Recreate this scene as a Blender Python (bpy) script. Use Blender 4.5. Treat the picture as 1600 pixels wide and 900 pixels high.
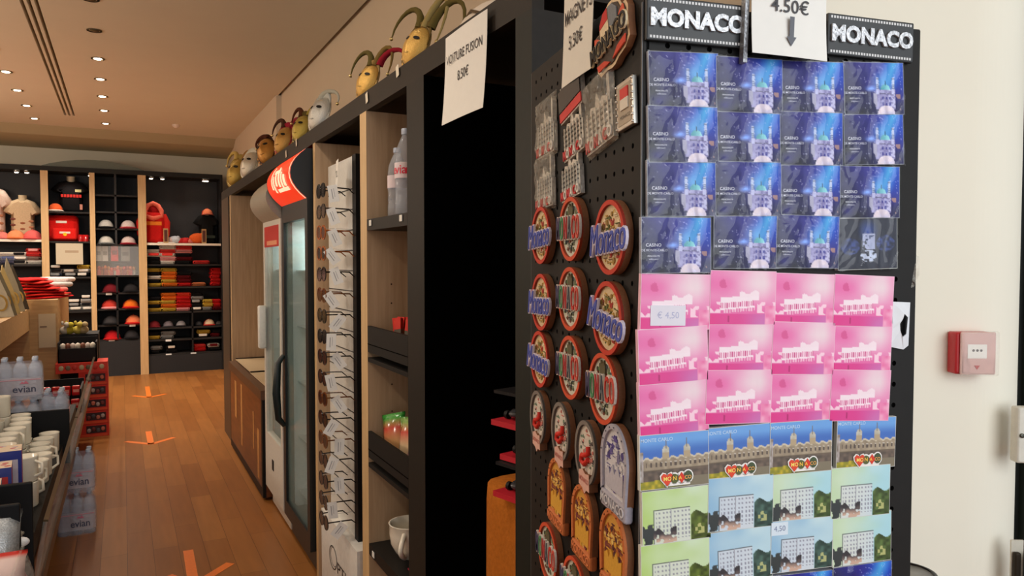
import bpy, math, random
from mathutils import Matrix, Vector
for o in list(bpy.data.objects): bpy.data.objects.remove(o)
S = bpy.context.scene
COL = S.collection
PI = math.pi
# ------------------------------------------------------------------ camera
F = 1157.0; CAMH = 1.5
TH = math.radians(27.75); PT = math.radians(1.98)
RIGHT = Vector((math.cos(TH), -math.sin(TH), 0))
FWD = Vector((math.sin(TH)*math.cos(PT), math.cos(TH)*math.cos(PT), -math.sin(PT)))
UPV = RIGHT.cross(FWD)
EYE = Vector((0, 0, CAMH))
cd = bpy.data.cameras.new('camera'); cam = bpy.data.objects.new('camera', cd); COL.objects.link(cam)
cd.sensor_width = 36; cd.lens = F/1600*36; cd.clip_start = 0.02; cd.clip_end = 100
cam.matrix_world = Matrix(((RIGHT.x, UPV.x, -FWD.x, EYE.x), (RIGHT.y, UPV.y, -FWD.y, EYE.y), (RIGHT.z, UPV.z, -FWD.z, EYE.z), (0, 0, 0, 1)))
S.camera = cam
# ------------------------------------------------------------------ light
w = bpy.data.worlds.new('sky'); S.world = w; w.use_nodes = True
w.node_tree.nodes['Background'].inputs[0].default_value = (0.80, 0.90, 1.0, 1)
w.node_tree.nodes['Background'].inputs[1].default_value = 0.55
def lamp(name, kind, loc, energy, color, aim=None, **kw):
    l = bpy.data.lights.new(name, kind); l.energy = energy; l.color = color
    for k, v in kw.items(): setattr(l, k, v)
    o = bpy.data.objects.new(name, l); COL.objects.link(o); o.location = loc
    if aim is not None:
        d = Vector(aim)-Vector(loc); o.rotation_euler = d.to_track_quat('-Z', 'Y').to_euler()
    return o
lamp('daylight', 'AREA', (1.0, -2.2, 2.1), 72, (0.93, 0.97, 1.0), aim=(1.05, 1.0, 1.35), shape='RECTANGLE', size=2.6, size_y=2.4)
WARM = (1.0, 0.88, 0.74)
S.view_settings.view_transform = 'Standard'; S.view_settings.look = 'None'
S.view_settings.gamma = 1.0; S.view_settings.use_curve_mapping = False; S.view_settings.exposure = 0.0
# ------------------------------------------------------------------ pixel helpers
def ray(u, v): return (FWD + RIGHT*((u-800)/F) + UPV*((450-v)/F))
def hit(u, v, p, n):
    d = ray(u, v); return EYE + d*((Vector(p)-EYE).dot(n)/d.dot(n))
def onX(u, v, X): return hit(u, v, (X, 0, 0), Vector((1, 0, 0)))
def onY(u, v, Y): return hit(u, v, (0, Y, 0), Vector((0, 1, 0)))
def onZ(u, v, Z): return hit(u, v, (0, 0, Z), Vector((0, 0, 1)))
def lin(c):
    c = c/255.0
    return c/12.92 if c <= 0.04045 else ((c+0.055)/1.055)**2.4
def C(r, g, b): return (lin(r), lin(g), lin(b), 1.0)
# ------------------------------------------------------------------ materials
MATS = {}
def newmat(key):
    m = bpy.data.materials.new(key); m.use_nodes = True; MATS[key] = m
    nt = m.node_tree; return m, nt, nt.nodes['Principled BSDF']
def nodes_noise(nt, scale, vec=None, detail=3):
    n = nt.nodes.new('ShaderNodeTexNoise'); n.inputs['Scale'].default_value = scale; n.inputs['Detail'].default_value = detail
    tc = nt.nodes.new('ShaderNodeTexCoord')
    mp = nt.nodes.new('ShaderNodeMapping'); nt.links.new(tc.outputs['Object'], mp.inputs[0]); nt.links.new(mp.outputs[0], n.inputs['Vector'])
    if vec: mp.inputs['Scale'].default_value = vec
    return n
def painted(key, rough, metal=0.0, nscale=60, var=0.12, bump=0.1, dist=0.001, spec=0.5, coat=0.0, alpha=1.0, trans=0.0):
    m, nt, b = newmat(key)
    a = nt.nodes.new('ShaderNodeAttribute'); a.attribute_name = 'Col'
    n = nodes_noise(nt, nscale)
    mr = nt.nodes.new('ShaderNodeMapRange'); mr.inputs['To Min'].default_value = 1-var; mr.inputs['To Max'].default_value = 1+var
    nt.links.new(n.outputs[0], mr.inputs[0])
    mx = nt.nodes.new('ShaderNodeVectorMath'); mx.operation = 'SCALE'
    nt.links.new(a.outputs['Color'], mx.inputs[0]); nt.links.new(mr.outputs[0], mx.inputs['Scale'])
    nt.links.new(mx.outputs[0], b.inputs['Base Color'])
    b.inputs['Roughness'].default_value = rough; b.inputs['Metallic'].default_value = metal
    b.inputs['Specular IOR Level'].default_value = spec; b.inputs['Coat Weight'].default_value = coat
    b.inputs['Alpha'].default_value = alpha; b.inputs['Transmission Weight'].default_value = trans
    if bump:
        bp = nt.nodes.new('ShaderNodeBump'); bp.inputs['Strength'].default_value = bump; bp.inputs['Distance'].default_value = dist
        nt.links.new(n.outputs[0], bp.inputs['Height']); nt.links.new(bp.outputs[0], b.inputs['Normal'])
    return m
painted('satin', 0.42, bump=0.05)
painted('matte', 0.8, spec=0.25)
painted('print', 0.42, var=0.04, bump=0.0, spec=0.35)
painted('paper', 0.75, var=0.03, bump=0.04, spec=0.2)
painted('gloss', 0.16, var=0.05, bump=0.02)
painted('cloth', 0.92, nscale=90, var=0.25, bump=0.5, dist=0.004, spec=0.15)
painted('metal', 0.28, metal=0.9, nscale=40)
painted('foil', 0.3, metal=0.35, nscale=260, var=0.6, bump=0.6, dist=0.002)
painted('gold', 0.32, metal=0.55, nscale=50, var=0.3, bump=0.5, dist=0.004)
painted('black', 0.55, var=0.2, bump=0.02, spec=0.22)
painted('void', 0.9, var=0.1, bump=0.0, spec=0.03)
painted('laser', 0.6, nscale=300, var=0.18, bump=0.15, dist=0.0004, spec=0.3)
painted('wall', 0.85, nscale=4, var=0.03, bump=0.02, spec=0.2)
painted('pet', 0.12, var=0.1, nscale=70, bump=0.6, dist=0.004, alpha=0.34, spec=0.8)
painted('glass', 0.06, var=0.02, bump=0.0, alpha=0.16, spec=0.7)
def film(key, alpha, scale, bump, rough=0.12, colr=(0.8, 0.84, 0.95, 1)):
    m, nt, b = newmat(key)
    b.inputs['Base Color'].default_value = colr; b.inputs['Roughness'].default_value = rough
    b.inputs['Alpha'].default_value = alpha; b.inputs['Specular IOR Level'].default_value = 0.9
    n = nodes_noise(nt, scale, (1, 0.6, 1), 2); n.inputs['Distortion'].default_value = 1.2
    bp = nt.nodes.new('ShaderNodeBump'); bp.inputs['Strength'].default_value = bump; bp.inputs['Distance'].default_value = 0.01
    nt.links.new(n.outputs[0], bp.inputs['Height']); nt.links.new(bp.outputs[0], b.inputs['Normal'])
    return m
def clearfilm(key, scale, bump, fac, rough=0.08):
    m = bpy.data.materials.new(key); m.use_nodes = True; MATS[key] = m; nt = m.node_tree; nt.nodes.clear()
    out = nt.nodes.new('ShaderNodeOutputMaterial'); mx = nt.nodes.new('ShaderNodeMixShader'); tr = nt.nodes.new('ShaderNodeBsdfTransparent'); gl = nt.nodes.new('ShaderNodeBsdfGlossy')
    gl.inputs['Roughness'].default_value = rough
    n = nodes_noise(nt, scale, (1, 0.6, 1), 2); n.inputs['Distortion'].default_value = 1.2
    bp = nt.nodes.new('ShaderNodeBump'); bp.inputs['Strength'].default_value = bump; bp.inputs['Distance'].default_value = 0.01
    nt.links.new(n.outputs[0], bp.inputs['Height']); nt.links.new(bp.outputs[0], gl.inputs['Normal'])
    fr = nt.nodes.new('ShaderNodeFresnel'); fr.inputs['IOR'].default_value = 1.5; nt.links.new(bp.outputs[0], fr.inputs['Normal'])
    ma = nt.nodes.new('ShaderNodeMath'); ma.operation = 'MULTIPLY'; ma.inputs[1].default_value = fac; nt.links.new(fr.outputs[0], ma.inputs[0])
    nt.links.new(ma.outputs[0], mx.inputs[0]); nt.links.new(tr.outputs[0], mx.inputs[1]); nt.links.new(gl.outputs[0], mx.inputs[2]); nt.links.new(mx.outputs[0], out.inputs[0])
clearfilm('cellophane', 22, 1.0, .55, .05)
film('crinkle', 0.26, 70, 1.0, 0.15, (0.75, 0.7, 0.6, 1))
film('shrink', 0.22, 24, 0.8)
def emis(key, col, strength):
    m, nt, b = newmat(key)
    b.inputs['Base Color'].default_value = col
    b.inputs['Emission Color'].default_value = col; b.inputs['Emission Strength'].default_value = strength
emis('lampglow', (1.0, 0.86, 0.66, 1), 14)
m, nt, b = newmat('signglow')
a = nt.nodes.new('ShaderNodeAttribute'); a.attribute_name = 'Col'
nt.links.new(a.outputs['Color'], b.inputs['Base Color']); nt.links.new(a.outputs['Color'], b.inputs['Emission Color'])
b.inputs['Emission Strength'].default_value = 0.75; b.inputs['Roughness'].default_value = 0.25
def woodmat(key, c1, c2, scale=(18, 18, 1.2), rough=0.5):
    m, nt, b = newmat(key)
    n = nodes_noise(nt, 3.0, scale, 5); n.inputs['Distortion'].default_value = 0.6
    r = nt.nodes.new('ShaderNodeValToRGB'); r.color_ramp.elements[0].position = 0.3; r.color_ramp.elements[1].position = 0.7
    r.color_ramp.elements[0].color = c1; r.color_ramp.elements[1].color = c2
    nt.links.new(n.outputs[0], r.inputs[0]); nt.links.new(r.outputs[0], b.inputs['Base Color'])
    b.inputs['Roughness'].default_value = rough
woodmat('oak', C(186, 152, 116), C(205, 172, 136))
woodmat('oak_edge', C(196, 160, 112), C(212, 178, 130))
woodmat('beech', C(176, 138, 88), C(196, 158, 106), (1.5, 12, 12))
woodmat('walnut', C(92, 48, 22), C(128, 72, 36), (1, 1.2, 8), 0.35)
def floormat():
    m, nt, b = newmat('parquet')
    tc = nt.nodes.new('ShaderNodeTexCoord'); mp = nt.nodes.new('ShaderNodeMapping')
    mp.inputs['Rotation'].default_value = (0, 0, PI/2)
    nt.links.new(tc.outputs['Object'], mp.inputs[0])
    br = nt.nodes.new('ShaderNodeTexBrick'); br.offset = 0.37; br.offset_frequency = 2
    br.inputs['Scale'].default_value = 1.0; br.inputs['Brick Width'].default_value = 0.85; br.inputs['Row Height'].default_value = 0.12
    br.inputs['Mortar Size'].default_value = 0.0012; br.inputs['Mortar Smooth'].default_value = 0.2; br.inputs['Bias'].default_value = 0
    br.inputs['Color1'].default_value = C(142, 88, 42); br.inputs['Color2'].default_value = C(164, 107, 54); br.inputs['Mortar'].default_value = C(92, 54, 24)
    nt.links.new(mp.outputs[0], br.inputs['Vector'])
    n = nodes_noise(nt, 2.0, (14, 1.4, 1), 5)
    mr = nt.nodes.new('ShaderNodeMapRange'); mr.inputs['To Min'].default_value = 0.78; mr.inputs['To Max'].default_value = 1.2
    nt.links.new(n.outputs[0], mr.inputs[0])
    mx = nt.nodes.new('ShaderNodeVectorMath'); mx.operation = 'SCALE'
    nt.links.new(br.outputs[0], mx.inputs[0]); nt.links.new(mr.outputs[0], mx.inputs['Scale'])
    nt.links.new(mx.outputs[0], b.inputs['Base Color'])
    b.inputs['Roughness'].default_value = 0.34; b.inputs['Specular IOR Level'].default_value = 0.4
floormat()
# ------------------------------------------------------------------ mesh builder
def T(x=0, y=0, z=0): return Matrix.Translation((x, y, z))
def Rz(a): return Matrix.Rotation(a, 4, 'Z')
def Rx(a): return Matrix.Rotation(a, 4, 'X')
def Ry(a): return Matrix.Rotation(a, 4, 'Y')
def Sc(x, y, z): return Matrix.Diagonal((x, y, z, 1))
def frame(o, x, y, z):
    return Matrix(((x[0], y[0], z[0], o[0]), (x[1], y[1], z[1], o[1]), (x[2], y[2], z[2], o[2]), (0, 0, 0, 1)))
WHITE = C(235, 235, 235)
class MB:
    def __init__(s): s.v = []; s.f = []; s.m = []; s.c = []; s.sm = []; s.M = None
    def add(s, vs, fs, mat='satin', col=WHITE, M=None, smooth=False):
        n = len(s.v)
        if M is None: M = s.M
        elif s.M is not None: M = s.M @ M
        for i, p in enumerate(vs):
            s.v.append((M @ Vector(p)) if M is not None else Vector(p))
            s.c.append(col[i] if isinstance(col, list) else col)
        for f in fs: s.f.append([n+i for i in f]); s.m.append(mat); s.sm.append(smooth)
        return s
    def box(s, x0, x1, y0, y1, z0, z1, mat='satin', col=WHITE, M=None):
        v = [(x0, y0, z0), (x1, y0, z0), (x1, y1, z0), (x0, y1, z0), (x0, y0, z1), (x1, y0, z1), (x1, y1, z1), (x0, y1, z1)]
        return s.add(v, [(3, 2, 1, 0), (4, 5, 6, 7), (0, 1, 5, 4), (1, 2, 6, 5), (2, 3, 7, 6), (3, 0, 4, 7)], mat, col, M)
    def bbox(s, x0, x1, y0, y1, z0, z1, r, mat='satin', col=WHITE, M=None, smooth=True):
        # softened box: superellipse rings
        cx, cy, cz = (x0+x1)/2, (y0+y1)/2, (z0+z1)/2; a, b_, c_ = (x1-x0)/2, (y1-y0)/2, (z1-z0)/2
        out = []
        for (k, zz) in ((1, -c_), (0.3, -c_+0.3*r), (0, -c_+r), (0, c_-r), (0.3, c_-0.3*r), (1, c_)):
            ins = r*k; q = []
            aa, bb = a-ins, b_-ins; rr = r
            for (sx, sy, a0) in ((1, 1, 0), (-1, 1, PI/2), (-1, -1, PI), (1, -1, 1.5*PI)):
                for j in range(4):
                    t = a0+j*PI/6
                    q.append((cx+sx*(aa-rr)+rr*math.cos(t), cy+sy*(bb-rr)+rr*math.sin(t), cz+zz))
            out.append(q)
        s.loft(out, mat, col, M, True, smooth); return s
    def loft(s, rings, mat='satin', col=WHITE, M=None, caps=True, smooth=True, closed=True):
        n = len(rings[0]); vs = [p for r in rings for p in r]; fs = []
        for i in range(len(rings)-1):
            for j in range(n if closed else n-1):
                k = (j+1) % n
                fs.append((i*n+j, i*n+k, (i+1)*n+k, (i+1)*n+j))
        if isinstance(col, list) and len(col) == len(rings): col = [c for c in col for _ in range(n)]
        s.add(vs, fs, mat, col, M, smooth)
        if caps:
            c0 = col[0] if isinstance(col, list) else col; c1 = col[-1] if isinstance(col, list) else col
            s.add(rings[0], [tuple(reversed(range(n)))], mat, c0, M); s.add(rings[-1], [tuple(range(n))], mat, c1, M)
        return s
    def lathe(s, prof, mat='satin', col=WHITE, M=None, n=16, caps=True, smooth=True):
        return s.loft([[(r*math.cos(2*PI*j/n), r*math.sin(2*PI*j/n), z) for j in range(n)] for r, z in prof], mat, col, M, caps, smooth)
    def prism(s, poly, z0, z1, mat='satin', col=WHITE, side=None, M=None, sidemat=None):
        n = len(poly)
        s.add([(x, y, z1) for x, y in poly], [tuple(range(n))], mat, col, M)
        s.add([(x, y, z0) for x, y in poly], [tuple(reversed(range(n)))], sidemat or mat, side or col, M)
        s.add([(x, y, z0) for x, y in poly]+[(x, y, z1) for x, y in poly], [(j, (j+1) % n, n+(j+1) % n, n+j) for j in range(n)], sidemat or mat, side or col, M)
        return s
    def tube(s, pts, r, mat='satin', col=WHITE, M=None, n=8, caps=True):
        pts = [Vector(p) for p in pts]; rings = []; N = len(pts)
        if not isinstance(r, (list, tuple)): r = [r]*N
        prev = None
        for i, p in enumerate(pts):
            d = (pts[min(i+1, N-1)]-pts[max(i-1, 0)])
            if d.length < 1e-9: d = Vector((0, 0, 1))
            d.normalize()
            a = prev if prev is not None else (Vector((0, 0, 1)) if abs(d.z) < .9 else Vector((1, 0, 0)))
            x = a-d*a.dot(d)
            if x.length < 1e-6: x = Vector((1, 0, 0))-d*d.x
            x.normalize(); y = d.cross(x); prev = x
            rings.append([tuple(p+x*(r[i]*math.cos(2*PI*j/n))+y*(r[i]*math.sin(2*PI*j/n))) for j in range(n)])
        return s.loft(rings, mat, col, M, caps, True)
    def ball(s, c, rx, ry=None, rz=None, mat='satin', col=WHITE, M=None, n=14, k=8, a0=-PI/2, a1=PI/2, disp=None):
        ry = ry or rx; rz = rz or rx; rings = []
        for i in range(k+1):
            t = a0+(a1-a0)*i/k; q = []
            for j in range(n):
                ph = 2*PI*j/n; d = (math.cos(t)*math.cos(ph), math.cos(t)*math.sin(ph), math.sin(t))
                g = disp(d) if disp else 1
                q.append((c[0]+rx*d[0]*g, c[1]+ry*d[1]*g, c[2]+rz*d[2]*g))
            rings.append(q)
        return s.loft(rings, mat, col, M, True, True)
    def ring(s, rx, ry, wd, z0, z1, mat='satin', col=WHITE, side=None, M=None, n=36, cx=0, cy=0):
        o = [(cx+rx*math.cos(2*PI*j/n), cy+ry*math.sin(2*PI*j/n)) for j in range(n)]
        i_ = [(cx+(rx-wd)*math.cos(2*PI*j/n), cy+(ry-wd)*math.sin(2*PI*j/n)) for j in range(n)]
        vs = [(x, y, z1) for x, y in o]+[(x, y, z1) for x, y in i_]
        s.add(vs, [(j, (j+1) % n, n+(j+1) % n, n+j) for j in range(n)], mat, col, M)
        for P, rev in ((o, False), (i_, True)):
            vs = [(x, y, z0) for x, y in P]+[(x, y, z1) for x, y in P]
            fs = [(j, (j+1) % n, n+(j+1) % n, n+j) for j in range(n)]
            if rev: fs = [tuple(reversed(f)) for f in fs]
            s.add(vs, fs, mat, side or col, M)
        return s
    def raster(s, w, h, nx, ny, fn, z, mat='print', M=None, x0=0, y0=0):
        vs = []; cs = []
        for j in range(ny+1):
            for i in range(nx+1):
                a, b_ = i/nx, j/ny
                vs.append((x0-w/2+w*a, y0+h/2-h*b_, z)); c = fn(a, b_)
                cs.append(C(max(0, min(255, c[0])), max(0, min(255, c[1])), max(0, min(255, c[2]))))
        n = nx+1
        return s.add(vs, [(j*n+i, (j+1)*n+i, (j+1)*n+i+1, j*n+i+1) for j in range(ny) for i in range(nx)], mat, cs, M)
    def text(s, t, size, col, M=None, mat='print', extrude=0.0, shear=0.0, offset=0.0, xs=1.0, sp=1.0):
        v, f = textmesh(t, extrude/size if size else 0, shear, offset, sp)
        MM = Sc(size*xs, size, size)
        return s.add(v, f, mat, col, (M @ MM) if M is not None else MM)
    def build(s, name, parent=None, M=None):
        me = bpy.data.meshes.new(name); me.from_pydata([tuple(p) for p in s.v], [], s.f)
        keys = []
        for k in s.m:
            if k not in keys: keys.append(k)
        for k in keys: me.materials.append(MATS[k])
        me.polygons.foreach_set('material_index', [keys.index(k) for k in s.m])
        me.polygons.foreach_set('use_smooth', s.sm)
        at = me.color_attributes.new('Col', 'FLOAT_COLOR', 'POINT')
        at.data.foreach_set('color', [x for c in s.c for x in c])
        me.update()
        o = bpy.data.objects.new(name, me); COL.objects.link(o)
        if parent is not None: o.parent = parent
        if M is not None: o.matrix_local = M
        return o
_tc = {}
def textmesh(t, extrude, shear, offset, sp):
    k = (t, round(extrude, 5), shear, offset, sp)
    if k in _tc: return _tc[k]
    cu = bpy.data.curves.new('lettering', 'FONT'); cu.body = t; cu.size = 1; cu.align_x = 'CENTER'; cu.align_y = 'CENTER'
    cu.extrude = extrude; cu.shear = shear; cu.offset = offset; cu.space_character = sp; cu.resolution_u = 3
    o = bpy.data.objects.new('lettering', cu); COL.objects.link(o)
    bpy.context.view_layer.update()
    me = bpy.data.meshes.new_from_object(o.evaluated_get(bpy.context.evaluated_depsgraph_get()))
    v = [tuple(p.co) for p in me.vertices]; f = [tuple(p.vertices) for p in me.polygons]
    bpy.data.objects.remove(o); bpy.data.curves.remove(cu); bpy.data.meshes.remove(me)
    _tc[k] = (v, f); return v, f
def tag(o, label=None, cat=None, group=None, kind=None):
    if label: o['label'] = label
    if cat: o['category'] = cat
    if group: o['group'] = group
    if kind: o['kind'] = kind
    return o
def thing(name, label, cat, M, group=None):
    o = bpy.data.objects.new(name, None); COL.objects.link(o); o.empty_display_size = 0.05
    o.matrix_world = M if isinstance(M, Matrix) else T(*M)
    return tag(o, label, cat, group)
def struct(name, mb): return tag(mb.build(name), kind='structure')
def copy_tree(o, parent=None):
    c = o.copy(); COL.objects.link(c)
    if parent is not None:
        c.parent = parent
    for ch in list(KIDS.get(o.name, [])): k = copy_tree(ch, c)
    KIDS[c.name] = [x for x in CH_TMP.pop(c.name, [])]
    if parent is not None: CH_TMP.setdefault(parent.name, []).append(c)
    return c
KIDS = {}; CH_TMP = {}
def kids(root):
    # record the hierarchy once a prototype is complete
    allo = list(COL.objects)
    def rec(o):
        KIDS[o.name] = [c for c in allo if c.parent == o]
        for c in KIDS[o.name]: rec(c)
    rec(root)
def place_copy(proto, M, label, cat=None, group=None):
    c = copy_tree(proto); c.matrix_world = M; c['label'] = label
    if cat: c['category'] = cat
    if group: c['group'] = group
    return c
def circ(r, n=24, rx=None, cx=0, cy=0): return [(cx+(rx or r)*math.cos(2*PI*j/n), cy+r*math.sin(2*PI*j/n)) for j in range(n)]
def lerp(a, b, t): return tuple(a[i]+(b[i]-a[i])*t for i in range(3))
def sstep(a, b, x):
    t = max(0, min(1, (x-a)/(b-a))); return t*t*(3-2*t)
def hsh(i, j, s=0):
    x = math.sin(i*127.1+j*311.7+s*74.7)*43758.5453; return x-math.floor(x)
def vn(x, y, s=0):
    i, j = math.floor(x), math.floor(y); a, b_ = x-i, y-j; a = a*a*(3-2*a); b_ = b_*b_*(3-2*b_)
    return (hsh(i, j, s)*(1-a)+hsh(i+1, j, s)*a)*(1-b_)+(hsh(i, j+1, s)*(1-a)+hsh(i+1, j+1, s)*a)*b_
ORD = ['first', 'second', 'third', 'fourth', 'fifth', 'sixth', 'seventh', 'eighth', 'ninth', 'tenth', 'eleventh', 'twelfth', 'thirteenth', 'fourteenth', 'fifteenth', 'sixteenth', 'seventeenth', 'eighteenth']
# ================================================================== ROOM
XW = 1.42; ZC = 3.15; YB = 11.05; YW = 11.5; XL = -4.2
XF = 0.785                                   # front plane of the shelving run on the right
struct('floor', MB().box(XL, 4.0, -2.6, YW+.1, -0.05, 0, 'parquet'))
cm = MB(); CC = C(222, 212, 192)
# ceiling with a three slot air grille and a shadow gap on the right
slots = [(-0.548, -0.526), (-0.508, -0.486), (-0.466, -0.444)]
xs = [XL]+[v for s_ in slots for v in s_]+[XW-0.03]
for i in range(0, len(xs), 2): cm.box(xs[i], xs[i+1], -2.6, 9.75, ZC, ZC+.12, 'wall', CC)
cm.box(XL, XW, 9.75, YW, ZC, ZC+.12, 'wall', CC)
cm.box(XW-0.03, XW, -2.6, 8.2, ZC+0.1, ZC+.12, 'black', C(60, 42, 28))
cm.box(XW-0.03, XW, 8.2, 9.75, ZC, ZC+.12, 'wall', CC)
cm.box(XW, 4.0, -2.6, 2.0, ZC, ZC+.12, 'wall', CC)
cm.box(XL, XW, -2.6, YW, ZC+0.125, ZC+.16, 'black', C(22, 18, 14))
cm.box(1.03, 1.034, -2.6, 4.6, ZC-0.001, ZC, 'matte', C(120, 98, 74))
cm.box(-0.41, -0.407, -2.6, 4.35, ZC-0.001, ZC, 'matte', C(120, 98, 74))
struct('ceiling', cm)
WB = C(206, 198, 178)
struct('wall_back', MB().box(XL, XW+.2, YW, YW+.1, 0, ZC, 'wall', WB))
struct('wall_left', MB().box(XL-.1, XL, -2.6, YW, 0, ZC, 'wall', C(200, 190, 170)))
wr = MB().box(XW, XW+.1, 1.12, YW, 0, ZC+.12, 'wall', C(214, 196, 172))
wr.box(XW-.05, XW, 7.6, YW, 0, ZC, 'wall', C(214, 196, 172))
struct('wall_right', wr)
cv = MB()
cv.loft([[(x, 10.55, ZC), (x, 10.75, ZC-.09), (x, YW, ZC-.15), (x, YW, ZC)] for x in (XL, XW)], 'wall', C(176, 164, 134), smooth=False)
struct('trim_1', cv)
# splayed entrance wall with a rounded edge, and dark door leaf beyond
pa = onY(1508, 550, 1); az = TH+math.atan((1508-800)/F)
alarm_p = EYE+ray(1508, 550)*1.62
naz = math.radians(30); wn = Vector((-math.sin(naz), -math.cos(naz), 0)); wx = Vector((math.cos(naz), -math.sin(naz), 0))
def onwall(u, v, off=0): return hit(u, v, alarm_p+wn*off, wn)
pl = onwall(1330, 450); pr = onwall(1512, 450); pl.z = pr.z = 0
prof = [pl+wx*(-.10), pl]+[pl+(pr-pl)*t for t in (.3, .6, 1)]
R_ = 0.20
cen = pr-wn*R_
for k in range(1, 25):
    t = k/24*math.radians(78); prof.append(cen+wn*(R_*math.cos(t))+wx*(R_*math.sin(t)))
end = prof[-1]
prof.append(end-wn*0.4+wx*.03); prof.append(pl+wx*(-.10)-wn*.25)
sw = MB().loft([[(p.x, p.y, z) for p in prof] for z in (0, ZC+.1)], 'wall', C(248, 243, 226), smooth=False)
struct('wall_entrance', sw)
dp = onwall(1612, 450, -.12); dp.z = 0
dm = MB(); Md = frame(dp+wx*.012-wn*.0, wx, -wn, (0, 0, 1))
dm.box(-.01, .6, 0.0, .05, 0.02, 2.9, 'satin', C(30, 36, 30), Md)
dm.box(-.08, .0, .03, .08, 0.02, 2.9, 'satin', C(22, 26, 22), Md)
dr = struct('door_1', dm)
hm = MB(); hp = onwall(1590, 676, .012)
Mh = frame(hp+wx*.003, wx, (0, 0, 1), wn)
hm.bbox(-.020, .045, -.060, .060, 0, .028, .004, 'satin', C(222, 218, 205), Mh)
hm.box(.012, .017, -.045, -.012, .028, .029, 'black', C(40, 40, 38), Mh).box(.012, .017, .012, .045, .028, .029, 'black', C(40, 40, 38), Mh)
hm.lathe([(.005, .028), (.005, .031), (.002, .031)], 'metal', C(90, 88, 80), Mh @ T(-.012, 0, 0), n=10)
tag(hm.build('hinge_block'), 'cream hinge block on the dark door edge, right of the fire alarm', 'hinge')  # hinge block of the dark door, built as its own object
hm2 = thing('door_closer', 'black cylindrical door fitting with cream plate below the hinge, lower right corner', 'door fitting', frame(onwall(1588, 880, .02), wx, (0, 0, 1), wn))
MB().box(-.014, .012, -.06, .052, 0, .004, 'satin', C(214, 208, 192)).build('back_plate', hm2)
MB().bbox(-.012, .001, -.04, .028, .004, .016, .003, 'black', C(46, 38, 28)).build('side_latch', hm2)
MB().lathe([(.022, -.06), (.024, -.055), (.024, .026), (.021, .031), (.018, .031), (.016, .028)], 'gloss', C(22, 21, 20), T(.032, .0, .035) @ Rx(-PI/2), n=24).build('barrel', hm2)
# fire alarm call point
ap = onwall(1510, 550, 0)
fa = thing('fire_alarm', 'red and white fire alarm call point on the cream wall', 'fire alarm', frame(ap, wx, (0, 0, 1), wn))
MB().bbox(-.042, .036, -.044, .046, 0, .034, .004, 'satin', C(190, 38, 44)).build('housing', fa)
f2 = MB().bbox(-.034, .040, -.044, .047, .034, .040, .003, 'satin', C(226, 178, 170))
f2.raster(.040, .030, 4, 4, lambda a, b_: (244, 240, 232), .0406, 'print', x0=0, y0=.006)
for k in (-1, 0, 1): f2.prism(circ(.0028, 10, cx=k*.008, cy=.008), .0406, .0409, 'print', C(70, 60, 60))
f2.prism([(-.006, -.024), (.006, -.024), (0, -.033)], .0406, .0409, 'print', C(190, 60, 60))
f2.build('front_plate', fa)
MB().bbox(-.036, .042, -.046, .05, .040, .050, .004, 'glass', C(240, 235, 225)).build('clear_cover', fa)
# bin at the bottom edge
bn = thing('litter_bin', 'slim round black bin with a grey lid beside the postcard rack, bottom edge', 'bin', tuple(Vector((0, 0, 0))+Vector((EYE+ray(1416, 905)*1.42).xy.to_3d())))
zb = (EYE+ray(1416, 896)*1.42).z
MB().lathe([(.045, 0), (.05, .02), (.051, zb-.02), (.051, zb)], 'black', C(24, 23, 22), n=28).build('body', bn)
MB().lathe([(.050, zb-.004), (.053, zb+.004), (.049, zb+.004), (.048, zb)], 'gloss', C(18, 18, 18), n=28, caps=False).build('rim', bn)
MB().lathe([(.0485, zb-.003), (.0485, zb+.001), (.01, zb+.001)], 'satin', C(150, 146, 138), n=28).build('lid', bn)
# ceiling downlights
def downlight(x, y, on, label):
    t = thing('downlight', label, 'ceiling light', (x, y, ZC), 'downlights')
    MB().ring(.05, .05, .012, -.006, 0.0, 'metal', C(150, 138, 118), n=20).build('trim_ring', t)
    MB().lathe([(.030, -.003), (.026, -.008), (.001, -.0095)], 'lampglow' if on else 'black', C(96, 80, 52), n=16).build('bulb', t)
    if on:
        lamp('downlight_beam', 'SPOT', (x, y, ZC-.03), 60, WARM, aim=(x, y, 0), spot_size=math.radians(125), spot_blend=0.8, shadow_soft_size=0.04)
RX = [(155, 0, 0), (155, 48, 0), (160, 92, 1), (164, 124, 1), (168, 151, 1), (170, 173, 1), (171, 193, 1)]
for i, (u, v, on) in enumerate(RX):
    p = onZ(u, v, ZC); downlight(-.148, p.y, on, '%s ceiling downlight, %s from the back, right of the air slots' % ('glowing' if on else 'unlit', ORD[6-i]))
for i, (u, v, on) in enumerate([(0, 77, 0), (14, 112, 1), (32, 141, 1), (47, 165, 1), (59, 185, 1)]):
    p = onZ(u, v, ZC); downlight(-.863, p.y, on, '%s ceiling downlight, %s from the back, left of the air slots' % ('glowing' if on else 'unlit', ORD[4-i]))
for (x, y, e) in ((-2.2, 4, 80), (-2.2, 7.5, 90), (-.5, 9.6, 34), (-2.6, 9.8, 34), (-.15, 2.6, 60), (-1.0, 1.2, 60)):  # added fill spots at ceiling height, no fixtures, to lift the interior
    lamp('ceiling_fill', 'SPOT', (x, y, ZC-.03), e, WARM, aim=(x, y, 0), spot_size=math.radians(150), spot_blend=0.9, shadow_soft_size=0.08)
for (x, y, z, e) in ((-2.6, 2.2, 2.3, 60), (-2.8, 5.5, 2.3, 70), (-2.8, 8.3, 2.4, 60)):  # added fill points out of view on the left, brighten ceiling and interior
    lamp('side_fill', 'POINT', (x, y, z), e, WARM, shadow_soft_size=0.12)
p = onZ(275, 195, ZC)
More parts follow.
